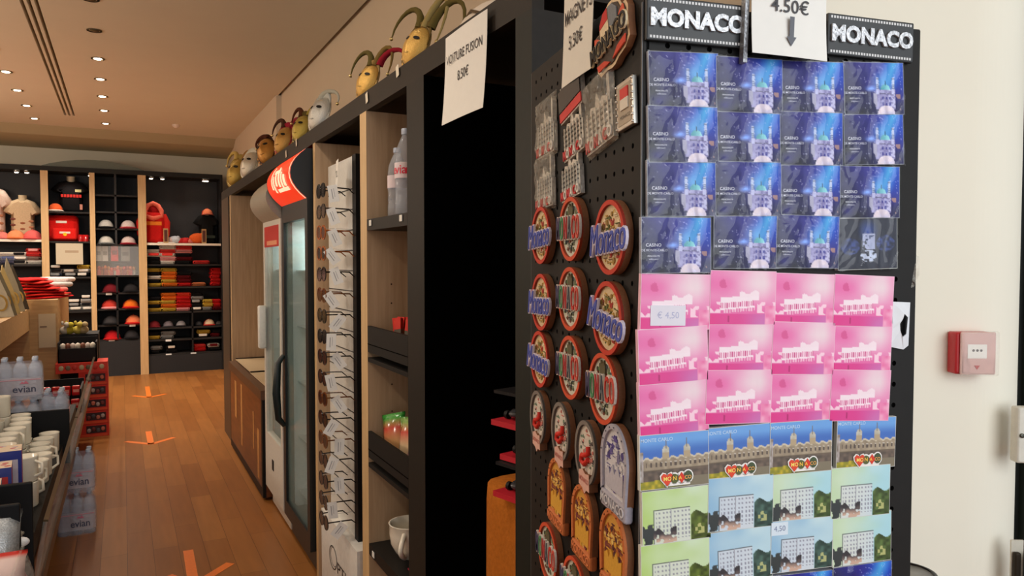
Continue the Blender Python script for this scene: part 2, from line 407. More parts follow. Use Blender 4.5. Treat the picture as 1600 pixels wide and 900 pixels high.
t = thing('ceiling_sensor', 'small white ceiling sensor between lights and right wall', 'sensor', tuple(p))
MB().lathe([(.045, 0), (.045, -.012), (.03, -.03), (.012, -.04)], 'satin', C(224, 206, 190), n=16).build('dome', t)
p = onZ(383, 219, ZC)
tag(MB().lathe([(.03, ZC-.001), (.03, ZC-.02), (.02, ZC-.03)], 'black', C(50, 45, 38), T(p.x-.06, 10.3, 0), n=12).build('smoke_detector'), 'tiny dark detector on the ceiling in the far right corner', 'detector')
# ================================================================== floor arrows
def tape(mb, p, q, wd):
    p, q = Vector((p.x, p.y, 0)), Vector((q.x, q.y, 0)); d = (q-p).normalized(); n = Vector((-d.y, d.x, 0))*wd/2
    mb.prism([tuple((p-n).xy), tuple((q-n).xy), tuple((q+n).xy), tuple((p+n).xy)][::1], 0.0003, 0.0012, 'satin', C(236, 120, 36))
for i, (a, b_, c_, d_, lab) in enumerate([((230, 604), (233, 621), (208, 618.5), (259, 615.5), 'farthest orange tape arrow on the wooden floor'),
                                     ((232, 674), (236, 694), (197, 690), (272, 683.5), 'middle orange tape arrow on the wooden floor'),
                                     ((294, 860), (303, 915), (262, 900), (360, 880), 'nearest orange tape arrow on the wooden floor, cut by the frame')]):
    mb = MB(); g = [onZ(*q, 0) for q in (a, b_, c_, d_)]
    for k in (0, 2, 3): tape(mb, g[k], g[1], .048)
    tag(mb.build('floor_arrow'), lab, 'floor arrow', 'floor arrows')
# ================================================================== SHELVING RUN, RIGHT
ZB0, ZB1 = 2.045, 2.115
DK = C(40, 34, 28)
fr = thing('shelving_frame', 'dark brown shelving frame with long top board along the right wall', 'shelving', (XF, 1.4, 0))
fr.matrix_world = T(0, 0, 0)
MB().box(XF, XF+.03, 1.40, 7.0, ZB0, ZB1, 'black', DK).box(XF+.03, XW, 1.40, 7.0, ZB1-.03, ZB1, 'black', DK).build('top_board', fr)
def panel(y0, y1, mat, col, edge, ecol, name, x0=XF, z1=ZB0, inner='void', icol=C(8, 8, 8)):
    m = MB()
    m.add([(x0, y0, 0), (x0, y1, 0), (x0, y1, z1), (x0, y0, z1)], [(3, 2, 1, 0)], edge, ecol)
    m.add([(x0, y0, 0), (XW, y0, 0), (XW, y0, z1), (x0, y0, z1)], [(0, 1, 2, 3)], mat, col)
    m.add([(x0, y1, 0), (XW, y1, 0), (XW, y1, z1), (x0, y1, z1)], [(3, 2, 1, 0)], inner, icol)
    m.add([(XW, y0, 0), (XW, y1, 0), (XW, y1, z1), (XW, y0, z1)], [(0, 1, 2, 3)], inner, icol)
    m.add([(x0, y0, z1), (XW, y0, z1), (XW, y1, z1), (x0, y1, z1)], [(0, 1, 2, 3)], inner, icol)
    return m.build(name, fr)
panel(1.40, 1.475, 'black', C(40, 36, 32), 'black', C(32, 34, 30), 'upright')
panel(2.045, 2.19, 'void', C(3, 3, 3), 'black', C(34, 30, 25), 'upright', inner='oak')
panel(2.62, 2.70, 'oak', C(200, 165, 130), 'oak_edge', WHITE, 'oak_panel', inner='oak')
panel(3.42, 3.46, 'oak', WHITE, 'oak_edge', WHITE, 'oak_panel', inner='oak')
panel(6.41, 6.45, 'oak', WHITE, 'oak_edge', WHITE, 'oak_panel', inner='oak')
panel(6.55, 7.0, 'satin', C(70, 58, 46), 'satin', C(66, 54, 42), 'end_upright')
MB().box(XW-.02, XW-.002, 1.475, 2.045, 0, ZB0, 'void', C(3, 3, 3)).box(XW-.02, XW-.002, 3.46, 6.41, 1.0, ZB0, 'black', C(20, 18, 16)).build('back_board', fr)
SY0, SY1 = 2.192, 2.618
def shelf_label(mb, y, z): mb.box(XF-.004, XF-.002, y-.012, y+.012, z-.02, z, 'paper', C(225, 222, 214))
m = MB().box(XF, XW-.1, SY0, SY1, 1.615, 1.655, 'black', C(38, 34, 30)); shelf_label(m, SY0+.05, 1.650); shelf_label(m, SY1-.05, 1.650); m.build('shelf', fr)
m = MB().box(XF, XW-.1, SY0, SY1, .43, .47, 'black', C(26, 24, 22)); shelf_label(m, SY1-.06, .46); shelf_label(m, SY0+.05, .46); m.build('shelf', fr)
for z0, z1 in ((1.175, 1.27), (.79, .885)):
    m = MB().box(XF, XF+.012, SY0, SY1, z0, z1, 'black', C(24, 22, 20)).box(XF+.012, XW-.1, SY0, SY1, z0, z0+.012, 'black', C(24, 22, 20)).box(XF-.001, XF, SY0, SY1, z0+.028, z0+.031, 'void', C(4, 4, 4))
    m.box(XF+.0, XF+.2, SY0, SY1, z0-.035, z0-.02, 'black', C(24, 22, 20))
    m.build('tray', fr)
pn = MB()
for z in (1.42, 1.62, 1.73, 1.05, 1.35, .95): pn.lathe([(.003, 0), (.003, .001)], 'black', C(60, 40, 25), T(XF+.09, SY1-.0015, z) @ Rx(PI/2), n=8)
pn.build('peg_hole', fr)
# ---- water bottles
def bottle_prof(h, r): return [(r*.86, 0), (r, .02*h), (r, .18*h), (r*.93, .22*h), (r, .26*h), (r*.94, .36*h), (r, .40*h), (r*.96, .60*h), (r, .62*h), (r*.9, .74*h), (r*.55, .86*h), (r*.36, .91*h), (r*.34, .935*h)]
def bottle(parent, h, r, M=None, lab=True, col=C(200, 208, 220), txt=False, face=0):
    o = MB().lathe(bottle_prof(h, r), 'pet', col, M, n=14).build('bottle' if M is not None else 'bottle_body', parent)
    cp = MB().lathe([(r*.4, .93*h), (r*.4, .995*h), (r*.34, h)], 'satin', C(168, 178, 196), M, n=12).build('cap', o if M is not None else parent)
    if lab:
        lb = MB(); lb.lathe([(r*1.01, .42*h), (r*1.01, .60*h)], 'paper', C(222, 206, 210), M, n=18, caps=False)
        if txt:
            for k, ch in enumerate('evian'):
                a = face+(k-2)*.36
                lb.text(ch, .042, C(214, 46, 70), (M if M is not None else T()) @ Rz(a) @ T(0, -r*1.02, .515*h) @ Rx(PI/2), mat='print', offset=.012)
        lb.build('label', o if M is not None else parent)
    return o
for i, (x, y, h, r, lab) in enumerate([(.835, 2.34, .285, .037, 'tall clear water bottle on the upper shelf, nearest the black upright'), (.86, 2.50, .245, .034, 'shorter clear water bottle on the upper shelf, behind the tall one'), (.955, 2.36, .285, .037, 'clear water bottle at the back of the upper shelf')]):
    t = thing('water_bottle', lab, 'bottle', (x, y, 1.656), 'water bottles on the upper shelf')
    bottle(t, h, r, txt=(i == 0), face=-.85)
# ---- snacks
def pouch(name, w_, h_, d_, cols, M, label, cat, group=None, mat='gloss'):
    def ringat(t, sc, dd):
        y = h_*t; ww = w_/2*sc
        return [(-ww, y, 0), (-ww*.6, y, dd*.8), (0, y, dd), (ww*.6, y, dd*.8), (ww, y, 0), (ww*.6, y, -dd*.8), (0, y, -dd), (-ww*.6, y, -dd*.8)]
    R = [ringat(0, 1, .001), ringat(.05, 1, .001), ringat(.12, .95, d_*.5), ringat(.35, .93, d_*.9), ringat(.65, .93, d_*.85), ringat(.88, .95, d_*.45), ringat(.95, 1, .001), ringat(1, 1, .001)]
    cl = [cols[int(min(len(cols)-1, k*len(cols)/8))] for k in range(8)]
    o = MB().loft(R, mat, cl, None, True, True).build(name, None, M); return tag(o, label, cat, group)
FXm = frame((0, 0, 0), (0, -1, 0), (0, 0, 1), (-1, 0, 0))   # faces the aisle (-X)
def atX(x, y, z, yaw=0, tilt=0, roll=0): return T(x, y, z) @ Rz(yaw) @ FXm @ Rx(tilt) @ Rz(roll)
GR, OR, PK = C(60, 150, 60), C(206, 150, 90), C(225, 190, 190)
for i, (x, y, ro, cols, lab) in enumerate([(.845, 2.50, .25, [C(180, 120, 60), C(200, 150, 100), C(190, 60, 50), GR, GR], 'green topped sweets pouch standing at the far end of the tray'),
                                      (.865, 2.41, .1, [C(180, 130, 70), C(220, 190, 150), C(200, 70, 60), C(120, 160, 70), GR], 'second green sweets pouch nearest the far one in the tray'),
                                      (.86, 2.33, -.2, [C(235, 200, 200), C(240, 180, 190), C(190, 30, 50), C(240, 225, 220)], 'pink and white sweets pouch in the lower black tray')]):
    pouch('sweets_pouch', .11, .155, .022, cols, atX(x, y, .81, yaw=.5, tilt=-.25, roll=ro), lab, 'sweets', 'sweets pouches in the tray')
for i in range(6):
    y = 2.50-.034*i
    t = MB().box(-.013, .013, 0, .115, -.006, .006, 'print', C(120, 92, 60) if i % 2 else C(70, 60, 44)).box(-.013, .013, .08, .12, -.007, .007, 'gloss', C(200, 40, 36)).box(-.008, .008, .02, .06, .0061, .0065, 'print', C(214, 196, 150))
    tag(t.build('snack_bar', None, atX(.84+.01*(i % 2), y, 1.19, yaw=.5, tilt=-.2, roll=.18*((i*7) % 3-1))), 'brown and red snack bar standing in the upper black tray', 'snack bar', 'snack bars in the upper tray')
tag(MB().box(-.05, .05, 0, .12, -.012, .012, 'print', C(206, 44, 36)).box(-.04, .04, .06, .11, .012, .0125, 'print', C(236, 120, 60)).build('snack_box', None, atX(.885, 2.47, 1.188, yaw=.5, roll=.1)), 'red snack box at the back of the upper black tray', 'snack box')
t = thing('oversized_cup', 'large white china cup on the bottom shelf of the narrow bay', 'cup', T(.875, 2.43, .472))
MB().lathe([(.032, 0), (.036, .006), (.05, .02), (.066, .05), (.071, .085), (.071, .118), (.074, .122), (.068, .122), (.066, .085), (.06, .05), (.04, .02), (.01, .014)], 'gloss', C(228, 220, 204), n=28, caps=False).build('bowl', t)
MB().tube([(.062*math.cos(2*PI/2*0)*0+.066+.045*math.sin(PI*k/8)*1.0, 0, .10-.08*k/8) for k in range(9)], .009, 'gloss', C(228, 220, 204), Rz(-2.2), n=8).build('handle', t)
tag(MB().box(-.03, .03, -.05, .05, 0, .004, 'print', C(150, 30, 50)).build('leaflet', None, T(.86, 2.28, .472)), 'small dark red leaflet lying by the white cup', 'leaflet')
# ---- dark bay: boxed cars and cloth covered stand
t = MB()
cl = C(176, 100, 30)
pts = []
oc = MB(); rings = []
for zz, sc in ((0, 1.06), (.3, 1.03), (.6, 1.0), (.84, .99), (.885, .97), (.895, .93), (.896, .5)):
    q = []
    for k in range(32):
        a = 2*PI*k/32; c_, s_ = math.cos(a), math.sin(a); e = (abs(c_)**6+abs(s_)**6)**(-1/6)
        fold = 1+.02*math.sin(a*7)*(1 if zz < .85 else 0)*(1.2-zz)
        q.append((1.06+.19*c_*e*sc*fold, 1.71+.16*s_*e*sc*fold, zz))
    rings.append(q)
oc.loft(rings, 'cloth', cl); tag(oc.build('covered_stand'), 'low stand draped in orange brown cloth inside the dark bay', 'display stand')
for i, (z, dx) in enumerate(((.897, 0), (.99, .02), (1.083, -.005))):
    t = thing('boxed_toy_car', ['lowest', 'middle', 'topmost'][i]+' boxed toy car with red base in the dark bay', 'toy car', T(.885+dx, 1.66, z) @ Rz(.25), 'boxed toy cars')
    MB().box(-.035, .12, -.05, .05, 0, .014, 'satin', C(196, 38, 52)).build('red_base', t)
    MB().box(-.03, .115, -.045, .045, .082, .09, 'black', C(30, 27, 28)).box(.1, .115, -.045, .045, .014, .082, 'black', C(22, 20, 22)).build('box_lid', t)
    cb = MB().ball((.03, 0, .03), .045, .026, .014, 'gloss', C(70, 70, 74)).ball((.035, 0, .042), .024, .02, .012, 'gloss', C(30, 30, 34)).build('toy_car_body', t)
    for sx in (0, .06):
        for sy in (-.024, .024): MB().lathe([(.011, -.005), (.011, .005)], 'black', C(14, 14, 14), T(sx, sy, .025) @ Rx(PI/2), n=12).build('wheel', cb)
    MB().ball((-.018, -.035, .05), .006, mat='satin', col=C(240, 90, 120), n=8, k=5).build('pink_sticker', t)
# ---- fusion sign on fascia
def sheet(name, w_, h_, M, lines, label, cat='paper sign', thick=.0006, arrow=False, bend=0.0, colr=C(238, 236, 230), underline=None):
    m = MB(); nx, ny = 10, 8; vs = []
    for j in range(ny+1):
        for i in range(nx+1):
            a, b_ = i/nx-.5, j/ny-.5
            vs.append((a*w_, b_*h_, bend*(math.sin(a*3+1)*.5+(b_-.5)**2*2)))
    n = nx+1; fs = [(j*n+i, j*n+i+1, (j+1)*n+i+1, (j+1)*n+i) for j in range(ny) for i in range(nx)]
    m.add(vs, fs, 'paper', colr, smooth=True)
    m.add([(x, y, z-thick) for x, y, z in vs], [tuple(reversed(f)) for f in fs], 'paper', colr, smooth=True)
    for tx, sz, x, y, xs_ in lines:
        m.text(tx, sz, C(52, 50, 54), T(x, y, bend*(math.sin(x/w_*3+1)*.5+(y/h_-.5)**2*2)+.0012), mat='print', offset=.006, xs=xs_)
    if underline: m.box(*underline, .0010+bend*.6, .0016+bend*.6, 'print', C(60, 58, 60))
    o = m.build(name, None, M); tag(o, label, cat); return m, o
p = onX(727, 110, XF-.012)
sheet('price_sign', .262, .232, atX(p.x, p.y, p.z-.002), [('VOITURE FUSION', .0335, .0, .048, .84), ('8.50€', .036, .0, -.006, .82)], 'white paper sign reading voiture fusion 8.50€ on the dark fascia', bend=.006, underline=(-.042, .042, -.026, -.0245))
# ---- optic sunglasses stand
OX = .83; OY0, OY1 = 2.94, 3.36
op = thing('sunglasses_stand', 'tall white sunglasses display tower in the second bay', 'display stand', T(OX, 3.05, 0))
MB().box(0, .03, OY0-3.05, OY1-3.05, .36, 1.93, 'satin', C(214, 212, 206)).build('backing', op)
MB().box(-.008, .05, OY0-3.05-.05, OY0-3.05, .34, 1.93, 'black', C(18, 18, 20)).build('side_rail', op)
b_ = MB().box(-.04, .05, 2.83-3.05-.035, OY1-3.05+.02, 0.02, .375, 'satin', C(226, 224, 218))
MT = frame((-.0405, -.06, .22), (0, -1, 0), (0, 0, 1), (-1, 0, 0)) @ Sc(1.55, 1, 1)
b_.ring(.042, .05, .005, 0, .0006, 'print', C(46, 46, 50), M=MT @ T(-.115, 0, 0)).ring(.034, .040, .002, 0, .0006, 'print', C(90, 90, 94), M=MT @ T(-.108, .006, 0))
b_.text('PTIC', .07, C(46, 46, 50), MT @ T(.0, -.02, .0007), offset=.004)
b_.build('base', op)
for r in range(17):
    z = 1.80-r*.083
    MB().box(-.002, 0, OY0-3.05, OY1-3.05, z-.004, z, 'black', C(60, 58, 56)).tube([(0, -.07, z), (-.13, -.07, z+.004)], .002, 'glass', C(230, 230, 235)).build('peg_row', op)
sheet('price_sign', .1, .115, atX(.775, 2.99, 1.855, yaw=-.15), [('TOL', .038, 0, .0, .9)], 'small white price sign above the sunglasses', bend=.002)
random.seed(5)
for r in range(17):
    z = 1.785-r*.083
    cset = [(C(24, 24, 26), 'black'), (C(110, 62, 28), 'tortoiseshell'), (C(40, 36, 34), 'dark brown')][(r*5 % 7) % 3] if r not in (2, 3) else (C(170, 90, 36), 'amber')
    t = thing('sunglasses', '%s sunglasses with white tag, %s from the top of the tower' % (cset[1], ORD[r]), 'sunglasses', atX(.705, 2.975, z, roll=.03*math.sin(r*2)), 'sunglasses on the tower')
    fm = MB()
    for s_ in (-1, 1):
        fm.ring(.035, .029, .005, -.002, .002, 'gloss', cset[0], cx=s_*.036, n=20)
        MB().prism(circ(.026, 18, rx=.032, cx=s_*.036), -.001, .001, 'gloss', C(34, 30, 30)).build('lens', t)
        tm = MB().tube([(s_*.066, .008, 0), (s_*.068, .008, -.05), (s_*.066, .006, -.095), (s_*.06, -.012, -.115)], [.0028, .0026, .003, .002], 'gloss', cset[0], n=6).build('temple', t)
    fm.tube([(-.012, .006, 0), (0, .01, .001), (.012, .006, 0)], .0025, 'gloss', cset[0], n=6)
    fm.build('frame', t)
    a = random.uniform(-.7, .7)
    MB().box(-.019, .019, -.033, .033, -.0004, .0004, 'paper', C(228, 228, 226)).box(-.006, -.003, -.02, .018, .0004, .0007, 'print', C(150, 150, 156)).box(.003, .005, -.014, .02, .0004, .0007, 'print', C(170, 170, 176)).build('price_tag', t, T(.078, -.016+.008*math.sin(r*5), -.030+.016*math.sin(r*3)) @ Ry(1.15) @ Rz(a))
# ---- fridges
def fridge(y0, y1, label, frame_c, glow, zt, name='drinks_fridge', zh=1.80, handle='dark', zb=.13):
    X0 = .765; L = y1-y0
    t = thing(name, label, 'fridge', T(X0, y0, 0))
    bd = MB()
    bd.box(.04, .60, 0, .03, zb*.5, zh, 'satin', frame_c).box(.04, .60, L-.03, L, zb*.5, zh, 'satin', frame_c).box(.57, .60, .03, L-.03, zb, zh, 'satin', C(190, 200, 200))
    bd.box(.05, .57, .03, .034, zb, zh, 'satin', C(200, 208, 206)).box(.05, .57, L-.034, L-.03, zb, zh, 'satin', C(190, 205, 206))
    bd.box(.04, .60, 0, L, zh, zt-.01, 'satin', frame_c).box(.04, .60, 0, L, .02, zb+.04, 'satin', frame_c).build('cabinet', t)
    dw = .055
    db = MB().box(0, .035, 0, dw, zb, zh, 'satin', frame_c).box(0, .035, L-dw, L, zb, zh, 'satin', frame_c)
    lo = zb+.08 if handle == 'dark' else zb+.34
    db.box(0, .035, dw, L-dw, zb, lo, 'satin', frame_c).box(0, .035, dw, L-dw, zh-.09, zh, 'satin', frame_c)
    d = db.build('door', t)
    MB().box(.012, .018, dw, L-dw, lo, zh-.09, 'glass', C(190, 225, 220)).build('door_glass', d)
    if handle == 'dark':
        MB().tube([(-.004, L-.045, 1.0), (-.035, L-.05, .96), (-.045, L-.05, .80), (-.035, L-.05, .66), (-.004, L-.045, .62)], [.012, .018, .022, .018, .012], 'satin', C(20, 30, 30)).build('handle', d)
    else:
        MB().bbox(-.045, 0, L-.09, L-.035, .98, 1.24, .01, 'satin', C(232, 232, 226)).build('handle', d)
        MB().box(-.003, 0, .28, .33, .28, .34, 'black', C(40, 38, 36)).build('lock', d)
        MB().box(-.002, .0, dw, L-dw, 1.59, 1.71, 'print', C(200, 34, 30)).box(-.003, -.002, .1, L-.14, 1.60, 1.625, 'print', C(240, 160, 120)).build('red_strip', d)
    for k in range(5):
        z = zb+.12+k*.30
        MB().box(.07, .56, .036, L-.036, z, z+.008, 'metal', C(210, 214, 214)).build('wire_shelf', t)
    # curved header
    pr_ = []; n = 10; H = zt-zh
    for k in range(n+1):
        a = -1+2*k/n; pr_.append((-.075*(1-a*a)+.0, zh+H*(k/n)))
    sg = MB(); ringA = [(x, 0.012, z) for x, z in pr_]; ringB = [(x, L-.012, z) for x, z in pr_]
    if glow:
        sg.loft([ringB, ringA], 'signglow', C(236, 52, 24), None, False, True, closed=False)
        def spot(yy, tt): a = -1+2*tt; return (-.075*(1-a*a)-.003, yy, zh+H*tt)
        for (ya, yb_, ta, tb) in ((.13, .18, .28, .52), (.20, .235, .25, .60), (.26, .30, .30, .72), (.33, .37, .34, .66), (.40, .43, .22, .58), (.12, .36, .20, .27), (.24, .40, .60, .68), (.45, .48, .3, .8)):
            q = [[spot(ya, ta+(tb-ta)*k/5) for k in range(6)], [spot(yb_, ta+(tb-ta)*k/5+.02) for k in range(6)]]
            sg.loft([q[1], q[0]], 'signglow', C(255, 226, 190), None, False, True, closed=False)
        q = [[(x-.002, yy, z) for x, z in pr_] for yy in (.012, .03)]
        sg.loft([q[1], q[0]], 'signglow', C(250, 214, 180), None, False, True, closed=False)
    else:
        sg.loft([ringB, ringA], 'satin', C(168, 160, 146), None, False, True, closed=False)
    sg.build('header_sign', t)
    for yy0, yy1 in ((-.002, .012), (L-.012, L)):
        poly = [(x, z) for x, z in pr_]+[(.06, zt), (.06, zh)]
        MB().prism(poly, yy0, yy1, 'satin', C(30, 32, 34) if glow else C(150, 144, 132), M=frame((0, 0, 0), (1, 0, 0), (0, 0, 1), (0, 1, 0))).build('header_end', t)
    if glow:
        hm_ = MB()
        for (x, z) in ((.045, zh+.10), (.045, zt-.03)): hm_.lathe([(.004, 0), (.003, .003)], 'metal', C(220, 220, 220), T(x, -.003, z) @ Rx(PI/2), n=8)
        hm_.build('screw', t)
    return t
fridge(3.50, 4.13, 'black drinks fridge with glowing red header sign', C(24, 28, 28), True, 2.03)
fridge(4.16, 4.72, 'white drinks fridge with grey header beyond the black fridge', C(214, 210, 200), False, 1.97, zh=1.74, handle='light')
lamp('fridge_lamp', 'AREA', (1.05, 3.82, 1.70), 7, (.8, 1.0, .95), aim=(1.05, 3.82, 0), shape='RECTANGLE', size=.3, size_y=.3)
lamp('fridge_lamp', 'AREA', (1.05, 4.44, 1.66), 3, (.9, 1.0, .95), aim=(1.05, 4.44, 0), shape='RECTANGLE', size=.3, size_y=.3)
random.seed(3)
shelfn = ['bottom', 'second', 'middle', 'fourth', 'top']
for fi, (fy, n_) in enumerate(((3.58, 6), (4.24, 5))):
    for k in range(5):
        z = .13+.12+k*.30+.009
        for j in range(n_):
            c_ = random.choice([C(190, 40, 40), C(220, 220, 215), C(60, 110, 70), C(210, 120, 50), C(150, 160, 165)]) if k > 2 else random.choice([C(150, 160, 160), C(120, 130, 126), C(90, 60, 40), C(190, 190, 180)])
            mb = MB().lathe([(.026, 0), (.03, .01), (.03, .13), (.026, .15), (.012, .185), (.012, .2), (.013, .21)], 'gloss', c_, n=10)
            tag(mb.build('drink_bottle', None, T(.90, fy+j*(.083 if n_ == 6 else .085), z)), 'small drink bottle on the %s shelf of the %s fridge' % (shelfn[k], ['black', 'white'][fi]), 'bottle', 'drinks on the %s shelf of the %s fridge' % (shelfn[k], ['black', 'white'][fi]))
# ---- chest freezer
cf = thing('chest_freezer', 'low brown fronted chest freezer beyond the white fridge', 'freezer', T(.76, 4.80, 0))
MB().box(.02, .60, 0, 1.55, .02, .64, 'walnut', WHITE).build('body', cf)
MB().box(0, .02, .0, .05, .02, .64, 'black', C(26, 22, 20)).box(0, .02, .05, 1.55, .02, .07, 'black', C(40, 26, 18)).build('corner_trim', cf)
gm = MB().box(.003, .02, .05, 1.55, .07, .64, 'walnut')
for (a, b2, z0, z1) in ((.15, .22, .1, .42), (.36, .40, .25, .5), (.9, .97, .15, .6), (1.2, 1.3, .3, .58)): gm.box(.0015, .003, a, b2, z0, z1, 'satin', C(196, 140, 80))
gm.build('front_panel', cf)
MB().box(-.01, .60, -.01, 1.56, .64, .70, 'satin', C(92, 62, 40)).build('rim', cf)
for a, b2, z in ((.03, .76, .705), (.74, 1.53, .712)):
    MB().box(.04, .57, a, b2, z, z+.006, 'satin', C(200, 176, 140)).box(.04, .57, b2-.02, b2, z+.006, z+.014, 'black', C(60, 48, 38)).build('sliding_lid', cf)
# ---- masks on the top board
def mask(label, u, v, s, face_c, hat_c, horns, yaw, tilt=-.35, roll=0., bells=True, X=.835, dz=0):
    p = onX(u, v, X)
    z0 = ZB1-.004
    s = s*.88; hs = s
    t = thing('jester_mask' if horns else 'carnival_mask', label, 'mask', T(p.x, p.y, z0+dz) @ Rz(yaw) @ FXm @ Rx(tilt) @ Rz(roll) @ T(0, hs*.62, .02) @ Sc(s, s, s), 'carnival masks on the top board')
    def dsp(d):
        g = 1+.16*math.exp(-((d[0]/.16)**2+((d[1]+.08)/.28)**2))*(1 if d[2] > 0 else 0)
        for sx in (-1, 1): g -= .09*math.exp(-(((d[0]-sx*.42)/.22)**2+((d[1]-.22)/.16)**2))
        g += .05*math.exp(-((d[0]/.25)**2+((d[1]+.52)/.09)**2)); return g
    MB().ball((0, 0, 0), .42, .58, .34, 'gold', face_c, n=28, k=10, a0=0, a1=PI/2, disp=dsp).build('face', t)
    em = MB()
    for sx in (-1, 1): em.prism(circ(.05, 14, rx=.10, cx=0), 0, .01, 'black', C(26, 20, 16), M=T(sx*.17, .13, .285) @ Ry(sx*.35) @ Rx(-.1))
    em.ball((0, -.3, .285), .10, .035, .03, 'gold', tuple(x*.6 for x in face_c[:3])+(1,), n=12, k=6)
    em.build('eyes_and_lips', t)
    n = 26
    MB().tube([(.43*math.cos(2*PI*k/n), .60*math.sin(2*PI*k/n), .02) for k in range(n+1)], .035, 'gold', tuple(min(1, x*.8) for x in hat_c[:3])+(1,), n=6).build('braid', t)
    MB().loft([[(.40*math.cos(a), .50*math.sin(a)+.05, .02) for a in [PI*k/12 for k in range(13)]], [(.46*math.cos(a), .72*math.sin(a)+.05, .10) for a in [PI*k/12 for k in range(13)]], [(.30*math.cos(a), .78*math.sin(a)+.05, -.05) for a in [PI*k/12 for k in range(13)]]], 'cloth', hat_c, None, False, True, closed=False).build('cap_band', t)
    rf = MB()
    for k in range(17):
        a = PI*(1.08+.84*k/16); rf.ball((.46*math.cos(a), .60*math.sin(a), .0), .085, .085, .03, 'gold', hat_c if k % 2 else face_c, n=8, k=4)
    for sx in (-1, 1): rf.tube([(sx*(.05+.11*(1-math.cos(q))), .30+.10*math.sin(q*1.3), .27-.05*q) for q in [PI*j/8 for j in range(8)]], .018, 'gold', C(236, 206, 140), n=5)
    rf.build('ruffle', t)
    for (x0, side, L_, ht, cc) in horns:
        pts = []; rad = []
        for k in range(11):
            a = PI*k/10*1.08
            pts.append((x0+side*L_*1.25*(1-math.cos(a))/2, .58+ht*1.12*math.sin(a)*1.0-.10*(k/10), .02+.04*math.sin(a))); rad.append(.10*(1-k/10)+.020)
        h = MB().tube(pts, rad, 'cloth', cc, n=8).build('horn', t)
        if bells:
            e = pts[-1]; MB().ball((e[0], e[1]-.06, e[2]), .055, mat='metal', col=C(214, 190, 130), n=10, k=6).build('bell', h)
    return t
GO, GN, RD, SV = C(222, 176, 92), C(96, 82, 40), C(140, 26, 40), C(206, 204, 196)
mask('large gold jester mask with dark green horns, nearest the fusion sign', 645, 92, .135, GO, C(120, 96, 50), [(-.25, -1, .8, .55, GN), (-.02, 1, .55, .85, C(150, 130, 80)), (.25, 1, .95, .75, GN)], yaw=.45, roll=-.2)
mask('gold jester mask with crimson horns, next along the top board', 572, 150, .135, GO, C(160, 130, 80), [(-.2, -1, .7, .5, C(96, 84, 44)), (.05, 1, .6, .6, C(120, 96, 50)), (.25, 1, 1.0, .5, RD)], yaw=.45, roll=-.12)
mask('silver white carnival mask on the top board', 497, 195, .165, SV, C(200, 198, 188), [(-.2, 1, .7, .25, C(180, 176, 160))], yaw=.5, roll=-.05)
mask('small gold mask with olive plumes, just past the silver mask', 470, 215, .15, C(190, 166, 80), GN, [(-.25, -1, .4, .35, C(90, 50, 30)), (.2, 1, .5, .3, C(170, 150, 70))], yaw=.5)
mask('crimson and gold jester mask in the far group', 442, 232, .17, C(196, 150, 80), C(170, 40, 60), [(-.25, -1, .5, .35, C(80, 50, 36)), (.2, 1, .6, .3, C(150, 50, 60))], yaw=.5)
mask('dark brown and gold mask left of the crimson one', 422, 247, .18, C(190, 134, 60), C(70, 36, 20), [(.1, -1, .5, .2, C(80, 40, 24))], yaw=.6, roll=.4)
mask('white carnival mask with dark ribbon near the far end', 388, 267, .2, C(214, 206, 190), C(206, 200, 184), [], yaw=.6)
mask('gold ribbon mask at the far end of the top board', 367, 281, .24, C(176, 146, 70), C(150, 124, 60), [(-.2, -1, .4, .3, C(180, 150, 80)), (.2, 1, .4, .3, C(150, 110, 60))], yaw=.6)
# white mask nearest, partly behind the fascia
p = onX(742, 8, .86)
t = thing('carnival_mask', 'plain white mask lying behind the fusion sign, top edge of photo', 'mask', T(.90, p.y, ZB1), 'carnival masks on the top board')
MB().ball((0, 0, .04), .06, .15, .05, 'paper', C(214, 200, 184), n=20, k=10).build('face', t)
MB().tube([(-.05, -.12, .02), (-.06, -.02, .06), (-.04, .08, .06), (-.0, .14, .03)], .004, 'gold', C(90, 70, 40)).build('braid', t)
for (u, v, lab) in ((621, 110, 'white price ticket hanging below the large gold mask'), (573, 152, 'white price ticket hanging below the crimson horned mask'), (463, 222, 'white price ticket on the fascia below the small masks'), (447, 240, 'white price ticket on the fascia below the crimson mask')):
    p = onX(u, v, XF-.004); tag(MB().box(-.012, .012, -.02, .016, 0, .001, 'paper', C(226, 216, 196)).build('price_ticket', None, atX(p.x, p.y, p.z, roll=.2)), lab, 'price ticket', 'price tickets on the fascia')
# ================================================================== BACK SHELVING
def bk(u, v, dy=0): return onY(u, v, YB-dy)
ZT = bk(180, 272).z
bs = thing('back_shelving', 'tall black wall shelving with beech posts across the back wall', 'shelving', T(0, 0, 0))
DG = C(52, 52, 54); DG2 = C(30, 29, 30)
xe = bk(349, 400).x; xl = -3.6
MB().box(xl, xe, YB+.42, YB+.44, 0, ZT, 'black', DG).build('back_board', bs)
MB().box(xl, xe, YB-.02, YB+.42, ZT, ZT+.06, 'black', C(34, 34, 32)).build('top_board', bs)
posts = [(62, 78), (138, 150.5), (213.5, 230)]
PX = []
for a, b_ in posts:
    x0, x1 = bk(a, 430).x, bk(b_, 430).x; PX.append((x0, x1))
    MB().box(x0+.03, x1, YB-.03, YB+.0, 0, ZT, 'oak_edge').box(x0+.03, x0+.06, YB, YB+.42, 0, ZT, 'black', DG).build('beech_post', bs)
MB().box(xe-.03, xe, YB-.02, YB+.42, 0, ZT, 'black', DG2).build('end_panel', bs)
bays = [(xl, PX[0][0]+.03), (PX[0][1], PX[1][0]+.03), (PX[1][1], PX[2][0]+.03), (PX[2][1], xe-.03)]
